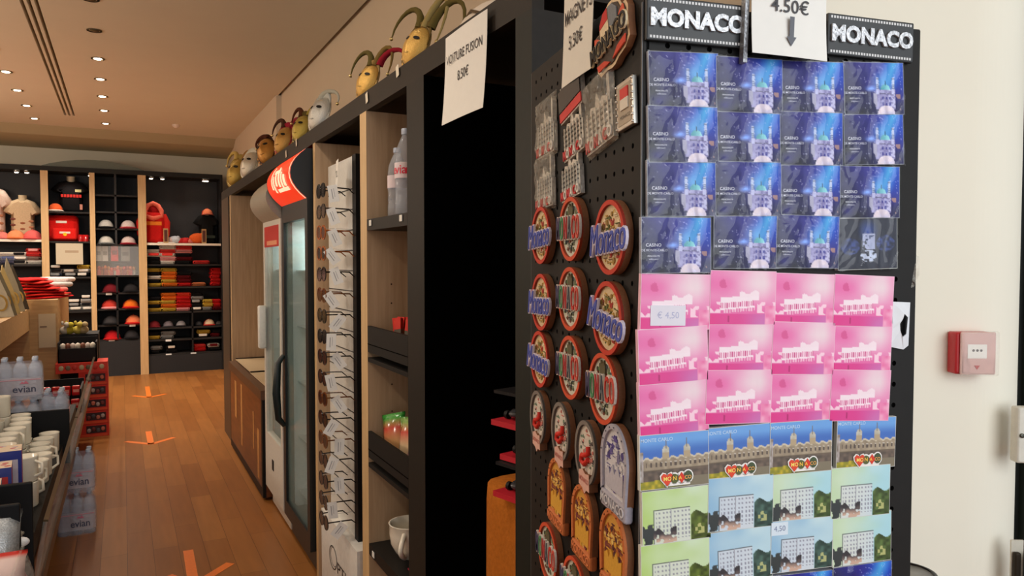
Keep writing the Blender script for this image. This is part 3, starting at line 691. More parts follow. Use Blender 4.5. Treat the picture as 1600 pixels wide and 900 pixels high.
def bshelf(bay, v, white=False, x0=None, x1=None, name='shelf'):
    z = bk(200, v).z; a, b_ = bays[bay]
    m = MB().box(x0 if x0 is not None else a, x1 if x1 is not None else b_, YB+.02, YB+.42, z-.022, z, 'satin' if white else 'black', C(236, 226, 210) if white else C(40, 38, 38))
    if white: m.box(x0 if x0 is not None else a, b_, YB, YB+.02, z-.03, z+.0, 'satin', C(240, 232, 218))
    m.build(name, bs); return z
Z0a = bshelf(0, 376, True); Z0b = bshelf(0, 413)
Z0c = bshelf(0, 450); bshelf(0, 500)
Z1a = bshelf(1, 333); Z1b = bshelf(1, 378); Z1c = bshelf(1, 432); Z1d = bshelf(1, 484); Z1e = bshelf(1, 530)
Z2 = [bshelf(2, v) for v in (305, 331, 357, 382, 430, 457, 482, 507, 530)]
Z3a = bshelf(3, 379, True); Z3 = [Z3a]+[bshelf(3, v) for v in (413, 449, 489, 514, 533, 556)]
xm = bk(182, 400).x; MB().box(xm-.012, xm+.012, YB+.02, YB+.42, Z2[3], ZT, 'black', DG).box(xm-.012, xm+.012, YB+.02, YB+.42, Z2[8], Z2[4], 'black', DG2).build('cubby_divider', bs)
xm3 = bk(301, 500).x; MB().box(xm3-.01, xm3+.01, YB+.02, YB+.42, Z3[6], Z3[3], 'black', DG2).build('cubby_divider', bs)
MB().box(bays[0][0], bays[2][1], YB+.0, YB+.02, .0, Z2[8]-.02, 'black', C(44, 45, 48)).build('base_panel', bs)
MB().box(bays[3][0], bays[3][1], YB+.0, YB+.02, .0, Z3[6]-.02, 'black', C(44, 45, 48)).build('base_panel', bs)
# arched panel above
am = MB(); x0, x1 = bk(62, 270).x, bk(228, 270).x; poly = [(x0, ZT+.06)]
for k in range(13):
    a = k/12; poly.append((x0+(x1-x0)*a, ZT+.06+.11*math.sin(PI*a)**.8))
poly = [(x0, ZT+.06), (x1, ZT+.06)]+[q for q in reversed(poly[2:-1])]
am.prism(poly, YB+.02, YB+.06, 'satin', C(92, 98, 84), M=frame((0, 0, 0), (1, 0, 0), (0, 0, 1), (0, 1, 0)))
tag(am.build('arched_panel'), 'shallow grey green arch above the middle bays of the back shelving', 'arch')
# little lamps under the top board
for (u, v, lab) in ((26, 279, 'left bay, near the far left tee shirt'), (42, 272, 'left bay beside the beech post'), (141, 275, 'above the second beech post'), (236, 279, 'right bay, leftmost'), (254, 288, 'right bay, over the red jacket'), (319, 290, 'right bay, over the black tee shirt'), (323, 283, 'right bay, at the front edge')):
    p = onZ(u, v, ZT-.0) if False else bk(u, v, -.12)
    t = thing('shelf_spotlight', 'small spotlight under the shelving top, '+lab, 'shelf light', T(p.x, YB+.12, ZT-.0), 'shelf spotlights')
    MB().lathe([(.035, 0), (.035, -.02), (.026, -.025)], 'metal', C(160, 160, 160), n=12).build('ring', t)
    MB().lathe([(.024, -.024), (.02, -.03)], 'lampglow', n=10).build('bulb', t)
for x in (bays[0][1]-.35, sum(bays[1])/2, sum(bays[2])/2, bays[3][0]+.25, bays[3][1]-.25):
    lamp('shelf_beam', 'SPOT', (x, YB+.06, ZT-.04), 5.5, (1, .88, .74), aim=(x, YB+.22, 0), spot_size=math.radians(110), spot_blend=.7, shadow_soft_size=.02)
# small back lamps for the lower shelves come from the ceiling lights; merchandise:
BF = frame((0, 0, 0), (1, 0, 0), (0, 0, 1), (0, -1, 0))
def BM(x, z, dy=.15, yaw=0): return T(x, YB+dy, z) @ Rz(yaw) @ BF
def cap_obj(x, z, s, c1, c2, label, cb=None, yaw=0, dy=.17, group='caps on the back shelving'):
    t = thing('baseball_cap', label, 'cap', BM(x, z, dy, yaw), group)
    R_ = s/2
    cols = None
    m = MB(); rings = []; cl = []
    n = 20
    for i in range(9):
        a = PI/2*i/8; q = []
        for j in range(n):
            ph = 2*PI*j/n; q.append((R_*.92*math.cos(a)*math.cos(ph), R_*.98*math.sin(a)+R_*.12, R_*math.cos(a)*math.sin(ph)))
            cl.append(c2 if (math.sin(ph) > .45 and i < 7) else c1)
        rings.append(q)
    m.add([p_ for r in rings for p_ in r], [(i*n+j, i*n+(j+1) % n, (i+1)*n+(j+1) % n, (i+1)*n+j) for i in range(8) for j in range(n)], 'cloth', cl, None, True)
    m.ball((0, R_*1.12, 0), R_*.07, mat='cloth', col=c1, n=8, k=4); m.build('crown', t)
    b = MB(); q0 = []; q1 = []
    for k in range(13):
        a = PI*k/12; x_ = R_*.9*math.cos(a); q0.append((x_, R_*(.16+.14*math.sin(a)), R_*.85*math.sin(a))); q1.append((R_*1.05*math.cos(a), R_*(-.0+.12*math.sin(a)), R_*(.3+1.15*math.sin(a))))
    b.loft([q0, q1], 'cloth', cb or c1, None, False, True, closed=False); b.loft([[(x_, y-.012, z_) for x_, y, z_ in r] for r in (q1, q0)], 'cloth', cb or c1, None, False, True, closed=False); b.build('brim', t)
    return t
def shirt_fold(x, z, w_, h_, col, label, group, stripe=None, dy=.2, rot=0, name='folded_shirt'):
    m = MB().bbox(-w_/2, w_/2, 0, h_, -.15, .13, h_*.42, 'cloth', col)
    m.tube([(-w_/2+.02, h_*.5, .131), (w_/2-.02, h_*.45, .133)], h_*.12, 'cloth', tuple(c*.5 for c in col[:3])+(1,), n=6)
    if stripe:
        m.bbox(-w_*.32, w_*.32, h_*.3, h_*.95, .09, .140, h_*.15, 'cloth', stripe)
    return tag(m.build(name, None, BM(x, z, dy, rot)), label, 'folded shirt', group)
def stack(u, zs, wpx, cols, where, n=None, dy=.2, top=None, name='folded_shirt'):
    x = bk(u, 450).x; w_ = wpx*.0087
    z = zs; N = len(cols)
    for i, c in enumerate(cols):
        st = None
        if isinstance(c[0], tuple): c, st = c
        pos = 'alone' if N == 1 else ('at bottom' if i == 0 else ('on top' if i == N-1 else ORD[i]+' up'))
        h_ = .052
        shirt_fold(x+.008*math.sin(i*2.3+u), z, w_*(1+.05*math.sin(i*3+u)), h_, c, 'folded shirt %s, %s' % (pos, where), 'shirts in the '+where, st, dy, .05*math.sin(i*5+u), name)
        z += h_*.97
rd, rd2, dkr, wh, bk_, yl, orr, gy, pkk = C(196, 30, 30), C(220, 60, 56), C(96, 14, 20), C(222, 214, 204), C(26, 24, 26), C(196, 160, 60), C(222, 110, 34), C(140, 140, 140), C(226, 150, 150)
stack(12, Z0b, 22, [(C(90, 90, 110), C(60, 60, 80)), (C(160, 165, 190), C(90, 100, 140)), wh], 'blue grey stack under the left tee shirts')
stack(31, Z0b, 22, [(wh, bk_), (gy, wh), (wh, bk_)], 'black and white stack left of the first beech post')
stack(52, Z0b, 20, [wh, C(150, 120, 110), rd2, (rd2, pkk)], 'red over white stack beside the first beech post')
stack(87, Z1c, 19, [(C(80, 90, 110), gy), (gy, bk_), (bk_, wh)], 'blue grey stack below the white notice, left')
stack(108, Z1c, 20, [(bk_, gy), (gy, wh), bk_], 'dark grey stack below the white notice, centre')
stack(130, Z1c, 19, [(bk_, wh), (gy, wh), yl], 'pale topped stack below the white notice, right')
stack(96, Z1d, 20, [(gy, wh), (bk_, gy), bk_], 'grey stack behind the red cloths')
stack(115, Z1d, 20, [(gy, wh), (bk_, gy), (bk_, wh)], 'grey stack right of the red cloths')
stack(134, Z1d, 18, [(gy, wh), (gy, bk_), (wh, gy), (bk_, wh)], 'white patterned stack beside the second beech post')
stack(241, Z3[1], 22, [bk_, bk_, (wh, rd2), wh], 'white and black stack at the left of the right bay')
stack(263, Z3[1], 25, [wh, pkk, (wh, rd2), rd2, wh, wh], 'tall white and pink stack in the right bay')
stack(288, Z3[1], 25, [bk_, dkr, bk_, pkk, rd2], 'red over black stack in the right bay')
stack(315, Z3[1], 24, [rd2], 'single red fold right of the tall stacks')
stack(241, Z3[2], 20, [yl, bk_, wh, bk_, yl], 'black and yellow stack, second shelf of right bay')
stack(265, Z3[2], 23, [orr, yl, orr, orr, yl], 'orange stack on the second shelf of right bay')
stack(289, Z3[2], 22, [rd, dkr, dkr, bk_], 'dark red stack on the second shelf of right bay')
stack(313, Z3[2], 22, [C(190, 110, 70)], 'single tan fold on the second shelf of right bay')
stack(339, Z3[2], 16, [rd, rd, rd, rd, rd], 'pure red stack beside the end panel')
stack(240, Z3[3], 21, [yl, bk_, yl, bk_], 'black and yellow stack, third shelf of right bay')
stack(264, Z3[3], 23, [yl, orr, yl, orr, orr], 'orange stack on the third shelf of right bay')
stack(287, Z3[3], 23, [pkk, rd, rd, rd, C(220, 60, 40)], 'bright red stack on the third shelf of right bay')
stack(308, Z3[3], 18, [(C(60, 50, 46), wh), bk_, (bk_, gy), gy, bk_], 'dark tall stack on the third shelf of right bay')
stack(325, Z3[3], 17, [gy, yl, yl], 'yellow stack on the third shelf of right bay')
stack(340, Z3[3], 15, [dkr, rd, rd], 'small red stack beside the end panel, third shelf')
def smallstacks(row, items):
    for u, w_, cols, lab in items: stack(u, Z3[row], w_, cols, lab)
smallstacks(5, [(239, 18, [yl, bk_], 'olive fold pair low in right bay'), (262, 20, [gy, gy], 'grey fold pair low in right bay'), (318, 20, [(bk_, wh), yl], 'cream fold pair right of the low divider'), (338, 15, [dkr, bk_], 'dark red fold pair right of the low divider')])
smallstacks(6, [(243, 16, [bk_, gy], 'dark fold pair on the lowest shelf, left'), (267, 16, [bk_, (bk_, wh)], 'dark fold pair on the lowest shelf, centre'), (311, 20, [rd, rd2], 'red fold pair on the lowest shelf'), (334, 19, [bk_, (wh, dkr)], 'white and dark fold pair on the lowest shelf')])
# caps
def cp(u, z, wpx, c1, c2, label, cb=None, yaw=0, dy=.14): cap_obj(bk(u, 400).x, z, wpx*.0087*.84, c1, c2, label, cb, yaw, dy)
cp(2, Z0a, 24, C(214, 110, 104), C(224, 130, 120), 'pink cap at the far left edge on the white shelf')
cp(23, Z0a, 30, C(224, 138, 92), C(232, 150, 104), 'orange cap in front of the beige tee shirt', C(214, 110, 60))
cp(50, Z0a, 31, C(214, 86, 84), C(226, 104, 100), 'coral cap right of the orange cap', yaw=-.2)
cp(87, Z1a, 27, bk_, C(226, 96, 50), 'black cap with orange front beside the black polo', wh)
for (u, z, c1, c2, cb, lab) in [(166, Z2[2], bk_, C(190, 186, 180), bk_, 'black cap with pale front, upper left cubby'), (201, Z2[2], C(70, 20, 28), C(206, 190, 186), C(190, 60, 70), 'white fronted crimson cap, upper right cubby'), (166, Z2[3], bk_, C(196, 192, 184), C(120, 120, 118), 'grey fronted cap, lower left cubby'), (201, Z2[3], C(80, 20, 30), C(206, 186, 180), C(160, 40, 54), 'white fronted crimson cap, lower right cubby'),
                            (172, Z2[5], C(90, 20, 28), C(110, 26, 34), C(90, 20, 28), 'maroon cap below the glass case, left'), (204, Z2[5], bk_, C(40, 38, 40), bk_, 'black cap below the glass case, right'),
                            (170, Z2[6], rd, C(190, 60, 50), pkk, 'red cap, second cubby row under the case, left'), (203, Z2[6], C(206, 50, 40), orr, rd, 'bright red orange cap, second cubby row, right'),
                            (171, Z2[7], C(50, 46, 48), C(60, 58, 60), bk_, 'charcoal cap, third cubby row, left'), (207, Z2[7], C(206, 60, 44), C(224, 120, 80), rd, 'red and white cap, third cubby row, right'),
                            (173, Z2[8], C(176, 24, 30), C(190, 30, 36), rd, 'red cap, lowest cubby row, left'), (204, Z2[8], bk_, C(48, 46, 48), bk_, 'black cap, lowest cubby row, right')]:
    cp(u, z, 29, c1, c2, lab, cb)
cp(240, Z3[4], 22, C(110, 26, 32), C(120, 34, 40), 'maroon cap on the fourth shelf of right bay')
cp(262, Z3[4], 20, C(60, 56, 60), C(120, 110, 116), 'grey cap on the fourth shelf of right bay')
cp(282, Z3[4], 20, bk_, C(140, 136, 140), 'black cap with pale badge on the fourth shelf of right bay')
cp(327, Z3[4], 22, C(190, 44, 40), C(206, 180, 150), 'red and cream cap right of the low divider')
cp(310, Z3[4], 16, bk_, C(60, 60, 64), 'small black cap beside the low divider'); cp(342, Z3[4], 14, bk_, C(70, 66, 66), 'small black cap beside the end panel')
# garments on busts
TEE = [(-.10, 1), (-.05, .965), (.05, .965), (.10, 1), (.26, .94), (.44, .70), (.30, .62), (.255, .70), (.25, .35), (.26, 0), (-.26, 0), (-.25, .35), (-.255, .70), (-.30, .62), (-.44, .70), (-.26, .94)]
def garment(name, u, z, w_, h_, col, label, cat, extra=None, collar=True, sleeve=1.0, dy=.30, bust=True):
    x = bk(u, 400).x
    t = thing(name, label, cat, BM(x, z, dy))
    poly = [(px*w_/.88*(sleeve if abs(px) > .27 else 1), py*h_) for px, py in TEE]; cx, cy = 0, h_*.55
    def sc(k): return [(cx+(a-cx)*k, cy+(b-cy)*(k*.5+.5)) for a, b in poly]
    m = MB(); poly_r = list(reversed(poly))
    R = [[(a, b, zz) for a, b in reversed(sc(k))] for k, zz in ((.86, -.07), (1, -.03), (1, .03), (.90, .07), (.7, .09))]
    m.loft(R, 'cloth', col, None, True, True); m.build('garment', t)
    if bust:
        MB().lathe([(.05, -.05), (.048, .06), (.052, .065), (.001, .066)], 'satin', C(206, 190, 160), T(0, h_*.97, 0) @ Rx(-PI/2), n=14).build('bust_neck', t)
    if extra:
        e = MB(); extra(e, w_, h_); e.build('print', t)
    return t
def ex_tee(e, w_, h_):
    for k in range(9): e.ball((.11*math.sin(k*2.1), h_*(.12+.06*k*.8), .088), .035, .018, .006, 'matte', [C(150, 96, 70), C(176, 120, 90), C(120, 70, 60)][k % 3], n=8, k=4)
garment('bust_tee_shirt', 33, Z0a, .44, .52, C(206, 180, 146), 'beige printed tee shirt on a bust behind the caps', 'tee shirt', ex_tee)
garment('bust_tee_shirt', -16, Z0a+.0, .46, .66, C(214, 190, 176), 'pale pink tee shirt cut by the left edge', 'tee shirt', ex_tee, bust=False)
def ex_polo(e, w_, h_):
    [e.box(-.11+.034*k, -.084+.034*k, h_*.47, h_*.56, .09, .095, 'matte', C(206, 50, 44)) for k in range(7)]; e.box(.05, .12, h_*.64, h_*.72, .07, .094, 'matte', C(196, 190, 140)); e.box(-.13, -.09, h_*.66, h_*.70, .05, .09, 'matte', gy); e.box(.10, .13, .04, .11, .05, .09, 'matte', C(220, 150, 130))
garment('black_polo_shirt', 111, Z1a, .46, .42, C(24, 22, 24), 'black polo with red lettering on a bust in the second bay', 'polo shirt', ex_polo, sleeve=1.0)
def ex_blk(e, w_, h_): e.box(-.1, .1, .08, .12, .07, .095, 'matte', C(60, 70, 60))
garment('black_tee_shirt', 327, Z3a, .36, .42, C(22, 22, 22), 'black tee shirt standing under a red cap in the right bay', 'tee shirt', ex_blk)
cp(328, Z3a+.41, 22, C(206, 60, 44), C(232, 130, 90), 'red cap on top of the black tee shirt', C(226, 120, 90), dy=.28)
# hooded jacket
t = thing('hooded_jacket', 'red hooded jacket standing at the left of the right bay', 'jacket', BM(bk(241, 400).x, Z3a, .16))
MB().bbox(-.14, .14, 0, .42, -.08, .08, .05, 'cloth', C(196, 28, 26)).build('body', t)
for s_ in (-1, 1): MB().tube([(s_*.12, .38, 0), (s_*.165, .28, .02), (s_*.16, .12, .03), (s_*.13, .05, .05)], [.045, .045, .04, .035], 'cloth', C(204, 40, 32)).build('sleeve', t)
h_ = MB(); h_.tube([(-.10, .36, .05), (-.10, .44, .04), (-.06, .51, .02), (0, .54, .01), (.06, .51, .02), (.10, .44, .04), (.10, .36, .05), (.0, .33, .09), (-.10, .36, .05)], .032, 'cloth', C(232, 110, 90), n=8); h_.ball((0, .42, 0), .085, .10, .05, 'cloth', C(150, 18, 20)); h_.build('hood', t)
MB().box(-.1, .1, .24, .29, .08, .084, 'matte', C(236, 130, 40)).build('chest_stripe', t)
# backpack
t = thing('red_backpack', 'red backpack with yellow badge on the shelf below the polo', 'backpack', BM(bk(96, 400).x, Z1b, .17))
MB().bbox(-.20, .19, 0, .34, -.09, .06, .055, 'cloth', C(206, 26, 22)).build('main_bag', t)
MB().bbox(-.10, .17, .02, .17, .06, .11, .02, 'cloth', C(216, 36, 30)).box(-.02, .10, .10, .125, .11, .112, 'matte', wh).build('front_pocket', t)
MB().prism(circ(.022, 14, cx=.04, cy=.09), .111, .114, 'matte', C(232, 190, 40)).build('badge', t)
MB().tube([(-.05, .33, 0), (-.03, .37, 0), (.03, .37, 0), (.05, .33, 0)], .009, 'cloth', C(40, 20, 20)).build('handle', t)
MB().box(-.06, .06, .235, .265, .06, .063, 'matte', wh).build('brand_patch', t)
for u, l in ((125.5, 'left'), (134, 'right')):
    t = thing('red_mug', 'small red mug beside the backpack, %s one' % l, 'mug', T(bk(u, 400).x, YB+.15, Z1b), 'red mugs beside the backpack')
    MB().lathe([(.032, 0), (.035, .09), (.031, .09), (.03, .006), (.001, .006)], 'gloss', C(190, 34, 34), n=16, caps=False).build('bowl', t)
    MB().tube([(.034, 0, .075), (.055, 0, .065), (.055, 0, .03), (.034, 0, .018)], .006, 'gloss', C(190, 34, 34), n=6).build('handle', t)
p0, p1 = bk(87, 380), bk(130, 413)
tag(MB().box(p0.x, p1.x, YB-.005, YB-.003, p1.z, p0.z, 'paper', C(196, 186, 164)).box(p0.x+.1, p0.x+.25, YB-.0058, YB-.005, p0.z-.12, p0.z-.09, 'print', C(170, 150, 126)).build('notice_sheet'), 'large white notice sheet hanging below the backpack shelf', 'notice')
# glass case row
random.seed(8)
for (u, w_, h_, c_, lab) in ((154, 8, 26, C(180, 178, 170), 'grey packet at the left of the case'), (164, 8, 26, C(196, 192, 186), 'white packet in the case beside the grey one'), (179, 10, 28, C(206, 50, 44), 'red packet in the case'), (196, 12, 24, C(130, 126, 120), 'grey card in the case right of the red packet')):
    x = bk(u, 400).x; m = MB().box(-w_*.0043, w_*.0043, 0, h_*.008, -.01, .01, 'print', c_).box(-w_*.003, w_*.003, h_*.003, h_*.005, .01, .012, 'print', tuple(k*.4 for k in c_[:3])+(1,))
    tag(m.build('hanging_packet', None, BM(x, bk(190, 408).z, .1)), lab, 'packet')
for k in range(12):
    x = bk(154+k*5, 400).x; c_ = [C(206, 50, 34), C(190, 90, 40), C(160, 60, 50), C(220, 120, 50), C(176, 40, 40), C(196, 180, 160)][k % 6]
    h_ = .10+.05*hsh(k, 3)
    m = MB().box(-.022, .022, 0, h_*.55, -.02, .02, 'print', c_).ball((0, h_*.75, 0), .022, .03, .02, 'satin', C(206, 70+20*(k % 4), 50), n=8, k=6)
    tag(m.build('small_souvenir', None, BM(x, Z2[4], .12+.05*(k % 2), .3*math.sin(k))), 'small red boxed souvenir on the shelf under the packets', 'souvenir', 'red souvenirs in the cubby case')
MB().box(bays[2][0], bays[2][1], YB+.005, YB+.009, Z2[4], Z2[3]-.025, 'glass', C(200, 200, 195)).build('case_glass', bs)
# right bay upper shelf clutter
for u, lab in ((260, 'left'), (320, 'right')):
    x = bk(u, 400).x; t = thing('picture_frame', 'small upright tan frame on the white shelf, %s one' % lab, 'frame', BM(x, Z3a, .08))
    MB().box(-.03, .03, 0, .20, 0, .012, 'beech').build('border', t); MB().box(-.02, .02, .02, .18, .012, .014, 'print', C(90, 50, 40)).build('picture', t)
for k, (u, c_, s_) in enumerate(((268, C(206, 180, 176), .06), (275, C(190, 196, 206), .07), (283, C(190, 40, 40), .05), (291, C(200, 50, 50), .055), (299, C(206, 110, 100), .05), (311, C(214, 92, 40), .10))):
    x = bk(u, 400).x
    tag(MB().ball((0, s_*.72, 0), s_*1.15, s_*.75, s_*.8, 'cloth', c_, n=12, k=8).ball((s_*.5, s_*1.1, .02), s_*.4, mat='cloth', col=c_, n=8, k=6).build('soft_toy', None, BM(x, Z3a, .15)), ['pale pink', 'silver grey', 'dark red', 'crimson', 'salmon', 'orange'][k]+' small plush on the white shelf of the right bay', 'plush', 'plush on the white shelf')
for (u, row, bay, lab) in [(170, 5, 2, 'under the maroon cap'), (206, 7, 2, 'under the white and red cap'), (173, 8, 2, 'under the lowest red cap'), (262, 5, 3, 'under the grey folds'), (262, 6, 3, 'under the lowest dark folds'), (301, 6, 3, 'beside the low divider')]:
    z = (Z2 if bay == 2 else Z3)[row]; x = bk(u, 450).x
    tag(MB().box(x-.035, x+.035, YB+.014, YB+.018, z-.03, z-.002, 'paper', WHITE).build('shelf_label'), 'white shelf label '+lab, 'label', 'white shelf labels')
# ================================================================== GONDOLA (left island)
gd = thing('gondola_shelving', 'low island shelving with black dividers and glass front on the left', 'shelving', T(0, 0, 0))
GX = -.25
MB().box(-1.05, -.42, 1.2, 7.15, 0, .43, 'walnut').build('plinth', gd)
MB().box(-1.05, GX, 1.2, 7.15, .44, .48, 'walnut').box(GX-.0, GX+.006, 1.2, 7.15, .435, .485, 'satin', C(70, 48, 30)).build('lower_shelf', gd)
BKK = C(16, 16, 17)
for y, z1, x1 in ((2.33, .862, GX), (2.63, .84, GX), (4.36, .757, GX)):
    MB().bbox(-.98, x1, y-.008, y+.008, .48, z1, .004, 'black', BKK, smooth=False).build('divider', gd)
for y0, y1 in ((2.66, 4.34), (4.38, 5.7), (5.72, 7.1)):
    MB().box(-.012, 0, y0, y1, 0, .215, 'glass', C(200, 205, 196), M=T(GX, 0, .49) @ Ry(.16)).build('glass_front', gd)
    MB().box(-.012, .001, y0, y1, .215, .221, 'metal', C(96, 84, 62), M=T(GX, 0, .49) @ Ry(.16)).build('glass_edge', gd)
MB().box(-.006, 0, 1.3, 2.3, 0, .27, 'glass', C(200, 205, 196), M=T(GX-.03, 0, .50) @ Ry(.16)).build('glass_front', gd)
MB().box(-.98, -.28, 2.66, 5.55, .50, .58, 'black', C(22, 22, 22)).build('riser_deck', gd)
MB().box(-.9, -.30, 1.3, 2.3, .50, .6, 'black', C(22, 22, 22)).build('riser_deck', gd)
# upper wooden riser
ur = thing('wooden_riser', 'long light wood riser shelf running behind the bottle packs', 'shelf unit', T(0, 0, 0))
m = MB().box(-1.15, -.70, 1.2, 7.4, 1.085, 1.11, 'beech').box(-.715, -.70, 1.2, 7.4, .93, 1.085, 'beech')
m.build('top_board', ur)
for y in (1.2, 3.2, 5.2, 7.38): MB().box(-1.12, -.70, y, y+.02, .485, 1.085, 'beech').build('side_panel', ur)
MB().box(-1.12, -1.10, 1.2, 7.4, .485, 1.085, 'beech').build('back_board', ur)
# bottle packs
def make_pack(label, M, rows=(3, 2), h=.215, r=.033, grp='water packs on the island'):
    t = thing('water_bottle_pack', label, 'bottle pack', M, grp)
    nx, ny = rows
    for j in range(ny):
        for i in range(nx):
            bottle(t, h, r, T((i-(nx-1)/2)*2*r, (j-(ny-1)/2)*2*r, 0), lab=False, col=C(196, 206, 226))
    X, Y = nx*r+.002, ny*r+.002
    prof_ = []
    for (sx, sy, a0) in ((1, 1, 0), (-1, 1, PI/2), (-1, -1, PI), (1, -1, 1.5*PI)):
        for k in range(5):
            a = a0+k*PI/8; prof_.append((sx*(X-r)+r*math.cos(a), sy*(Y-r)+r*math.sin(a)))
    MB().loft([[(a*s_, b*s_, z) for a, b in prof_] for z, s_ in ((-.001, 1), (h*.3, 1.005), (h*.74, 1.0), (h*.88, .92))], 'shrink', WHITE, None, False, True).build('shrink_wrap', t)
    lb = MB().loft([[(a*1.012, b*1.02, z) for a, b in prof_] for z in (h*.12, h*.55)], 'pet', C(232, 222, 230), None, False, True)
    for k in range(nx):
        pass
    lb.text('evian', .05, C(60, 62, 84), T(.02, -Y*1.03, h*.27) @ Rx(PI/2), offset=.012)
    lb.prism([(-.02, 0), (-.008, .014), (-.002, .006), (.006, .017), (.02, 0)], 0, .0006, 'print', C(206, 120, 140), M=T(.02, -Y*1.03, h*.40) @ Rx(PI/2))
    lb.box(-X*.9, X*.9, -.003, .001, -.0005, .0006, 'print', C(214, 150, 160), M=T(0, -Y*1.03, h*.50) @ Rx(PI/2))
    lb.build('printed_wrap', t)
    return t
P1 = make_pack('upper pack of water bottles on the island', T(-.475, 4.55, .795) @ Rz(.05))
kids(P1)
place_copy(P1, T(-.485, 4.55, .58), 'lower middle pack of water bottles under the upper pack')
place_copy(P1, T(-.69, 4.62, .58) @ Rz(.1), 'leftmost low pack of water bottles, cut by the frame')
place_copy(P1, T(-.345, 4.80, .58) @ Rz(PI/2), 'right low pack of water bottles beside the divider')
place_copy(P1, T(-.245, 4.74, 0) @ Rz(.0) @ Sc(.93, 1, 1.08), 'lower pack of water bottles on the wooden floor', group='water packs on the floor')
place_copy(P1, T(-.245, 4.74, .233) @ Rz(-.03) @ Sc(.93, 1, 1.08), 'upper pack of water bottles stacked on the floor pack', group='water packs on the floor')
# mugs
mg = thing('souvenir_mug', 'white mug', 'mug', T(-.40, 2.80, .58))
MB().lathe([(.036, 0), (.04, .006), (.042, .09), (.043, .095), (.039, .095), (.038, .008), (.001, .008)], 'gloss', C(226, 216, 196), n=20, caps=False).build('bowl', mg)
MB().tube([(.041, 0, .078), (.068, 0, .07), (.07, 0, .035), (.041, 0, .02)], .006, 'gloss', C(226, 216, 196), n=6).build('handle', mg)
MB().lathe([(.0424, .02), (.0432, .07)], 'print', C(206, 60, 56), n=20, caps=False).build('printed_band', mg)
mg2 = thing('souvenir_mug', 'blue mug', 'mug', T(-.40, 2.80, .58))
MB().lathe([(.036, 0), (.04, .006), (.042, .09), (.043, .095), (.039, .095), (.038, .008), (.001, .008)], 'gloss', C(40, 56, 120), n=20, caps=False).build('bowl', mg2)
MB().tube([(.041, 0, .078), (.068, 0, .07), (.07, 0, .035), (.041, 0, .02)], .006, 'gloss', C(40, 56, 120), n=6).build('handle', mg2)
MB().lathe([(.0424, .03), (.0432, .06)], 'print', C(220, 216, 206), n=20, caps=False).build('printed_band', mg2)
mg3 = thing('souvenir_mug', 'plain mug', 'mug', T(-.40, 2.80, .58))
MB().lathe([(.036, 0), (.04, .006), (.042, .09), (.043, .095), (.039, .095), (.038, .008), (.001, .008)], 'gloss', C(232, 224, 206), n=20, caps=False).build('bowl', mg3)
MB().tube([(.041, 0, .078), (.068, 0, .07), (.07, 0, .035), (.041, 0, .02)], .006, 'gloss', C(232, 224, 206), n=6).build('handle', mg3)
for o in (mg, mg2, mg3): kids(o)
first = {0: 1, 1: 1, 2: 1}; PR = [mg, mg2, mg3]
for layer in range(3):
    for a in range(4):
        for b in range(9):
            x = -.335-a*.098+.012*math.sin(b*5+a*3); y = 3.30+b*.112+.02*(a % 2)
            if (layer == 1 and a == 0 and b > 0) or (layer == 2 and (a < 2 or b % 2)): continue
            kindm = 2 if (b > 2 or a == 0) else (1 if (a+b) % 4 == 1 else 0)
            z = .581+layer*.096
            nm = ['white mug with red band', 'blue mug with white band', 'plain cream mug'][kindm]
            lab = '%s among the mugs behind the glass front, %s layer' % (nm, ['lower', 'middle', 'upper'][layer])
            Mm = T(x, y, z) @ Rz(random.uniform(0, 6))
            if first[kindm]: first[kindm] = 0; o = PR[kindm]; o.matrix_world = Mm; o['label'] = lab; o['group'] = nm+'s, %s layer' % ['lower', 'middle', 'upper'][layer]
            else: place_copy(PR[kindm], Mm, lab, group=nm+'s, %s layer' % ['lower', 'middle', 'upper'][layer])
# mug boxes
for i, (x, y, w_, c1, c2, lab) in enumerate([(-.40, 2.80, .10, C(216, 110, 50), C(120, 170, 210), 'orange and blue gift box nearest the black divider'), (-.385, 2.93, .10, C(190, 60, 60), C(60, 70, 140), 'red sided gift box second from the divider'),
                                      (-.375, 3.06, .11, C(190, 180, 190), C(40, 50, 130), 'dark blue sided gift box third from the divider'), (-.54, 2.82, .11, C(206, 120, 60), C(180, 60, 50), 'orange gift box left of the nearest one'), (-.54, 2.97, .11, C(206, 150, 60), C(60, 60, 140), 'yellow topped gift box behind the left orange one')]):
    hb = (.225, .25, .275, .235, .27)[i]; m = MB().box(-w_/2, w_/2, -.05, .05, 0, hb, 'print', c2); m.M = T(0, 0, hb-.2); m.box(-w_/2, w_/2, -.05, .05, .2001, .2006, 'print', C(220, 200, 176))
    for k in range(8): m.ball((w_*.4*math.sin(k*2.4), .04*math.cos(k*1.7), .2006), .011, .008, .0008, 'print', [c1, C(190, 90, 110), C(140, 110, 160)][k % 3], n=8, k=3)
    m.box(-w_/2*.8, w_/2*.8, -.0505, -.05, .06, .17, 'print', c1).box(w_/2, w_/2+.0005, -.045, .0, .02, .2, 'print', C(190, 40, 44))
    tag(m.build('mug_box', None, T(x, y, .581) @ Rz(.08)), lab, 'gift box', 'gift boxes beside the mugs')
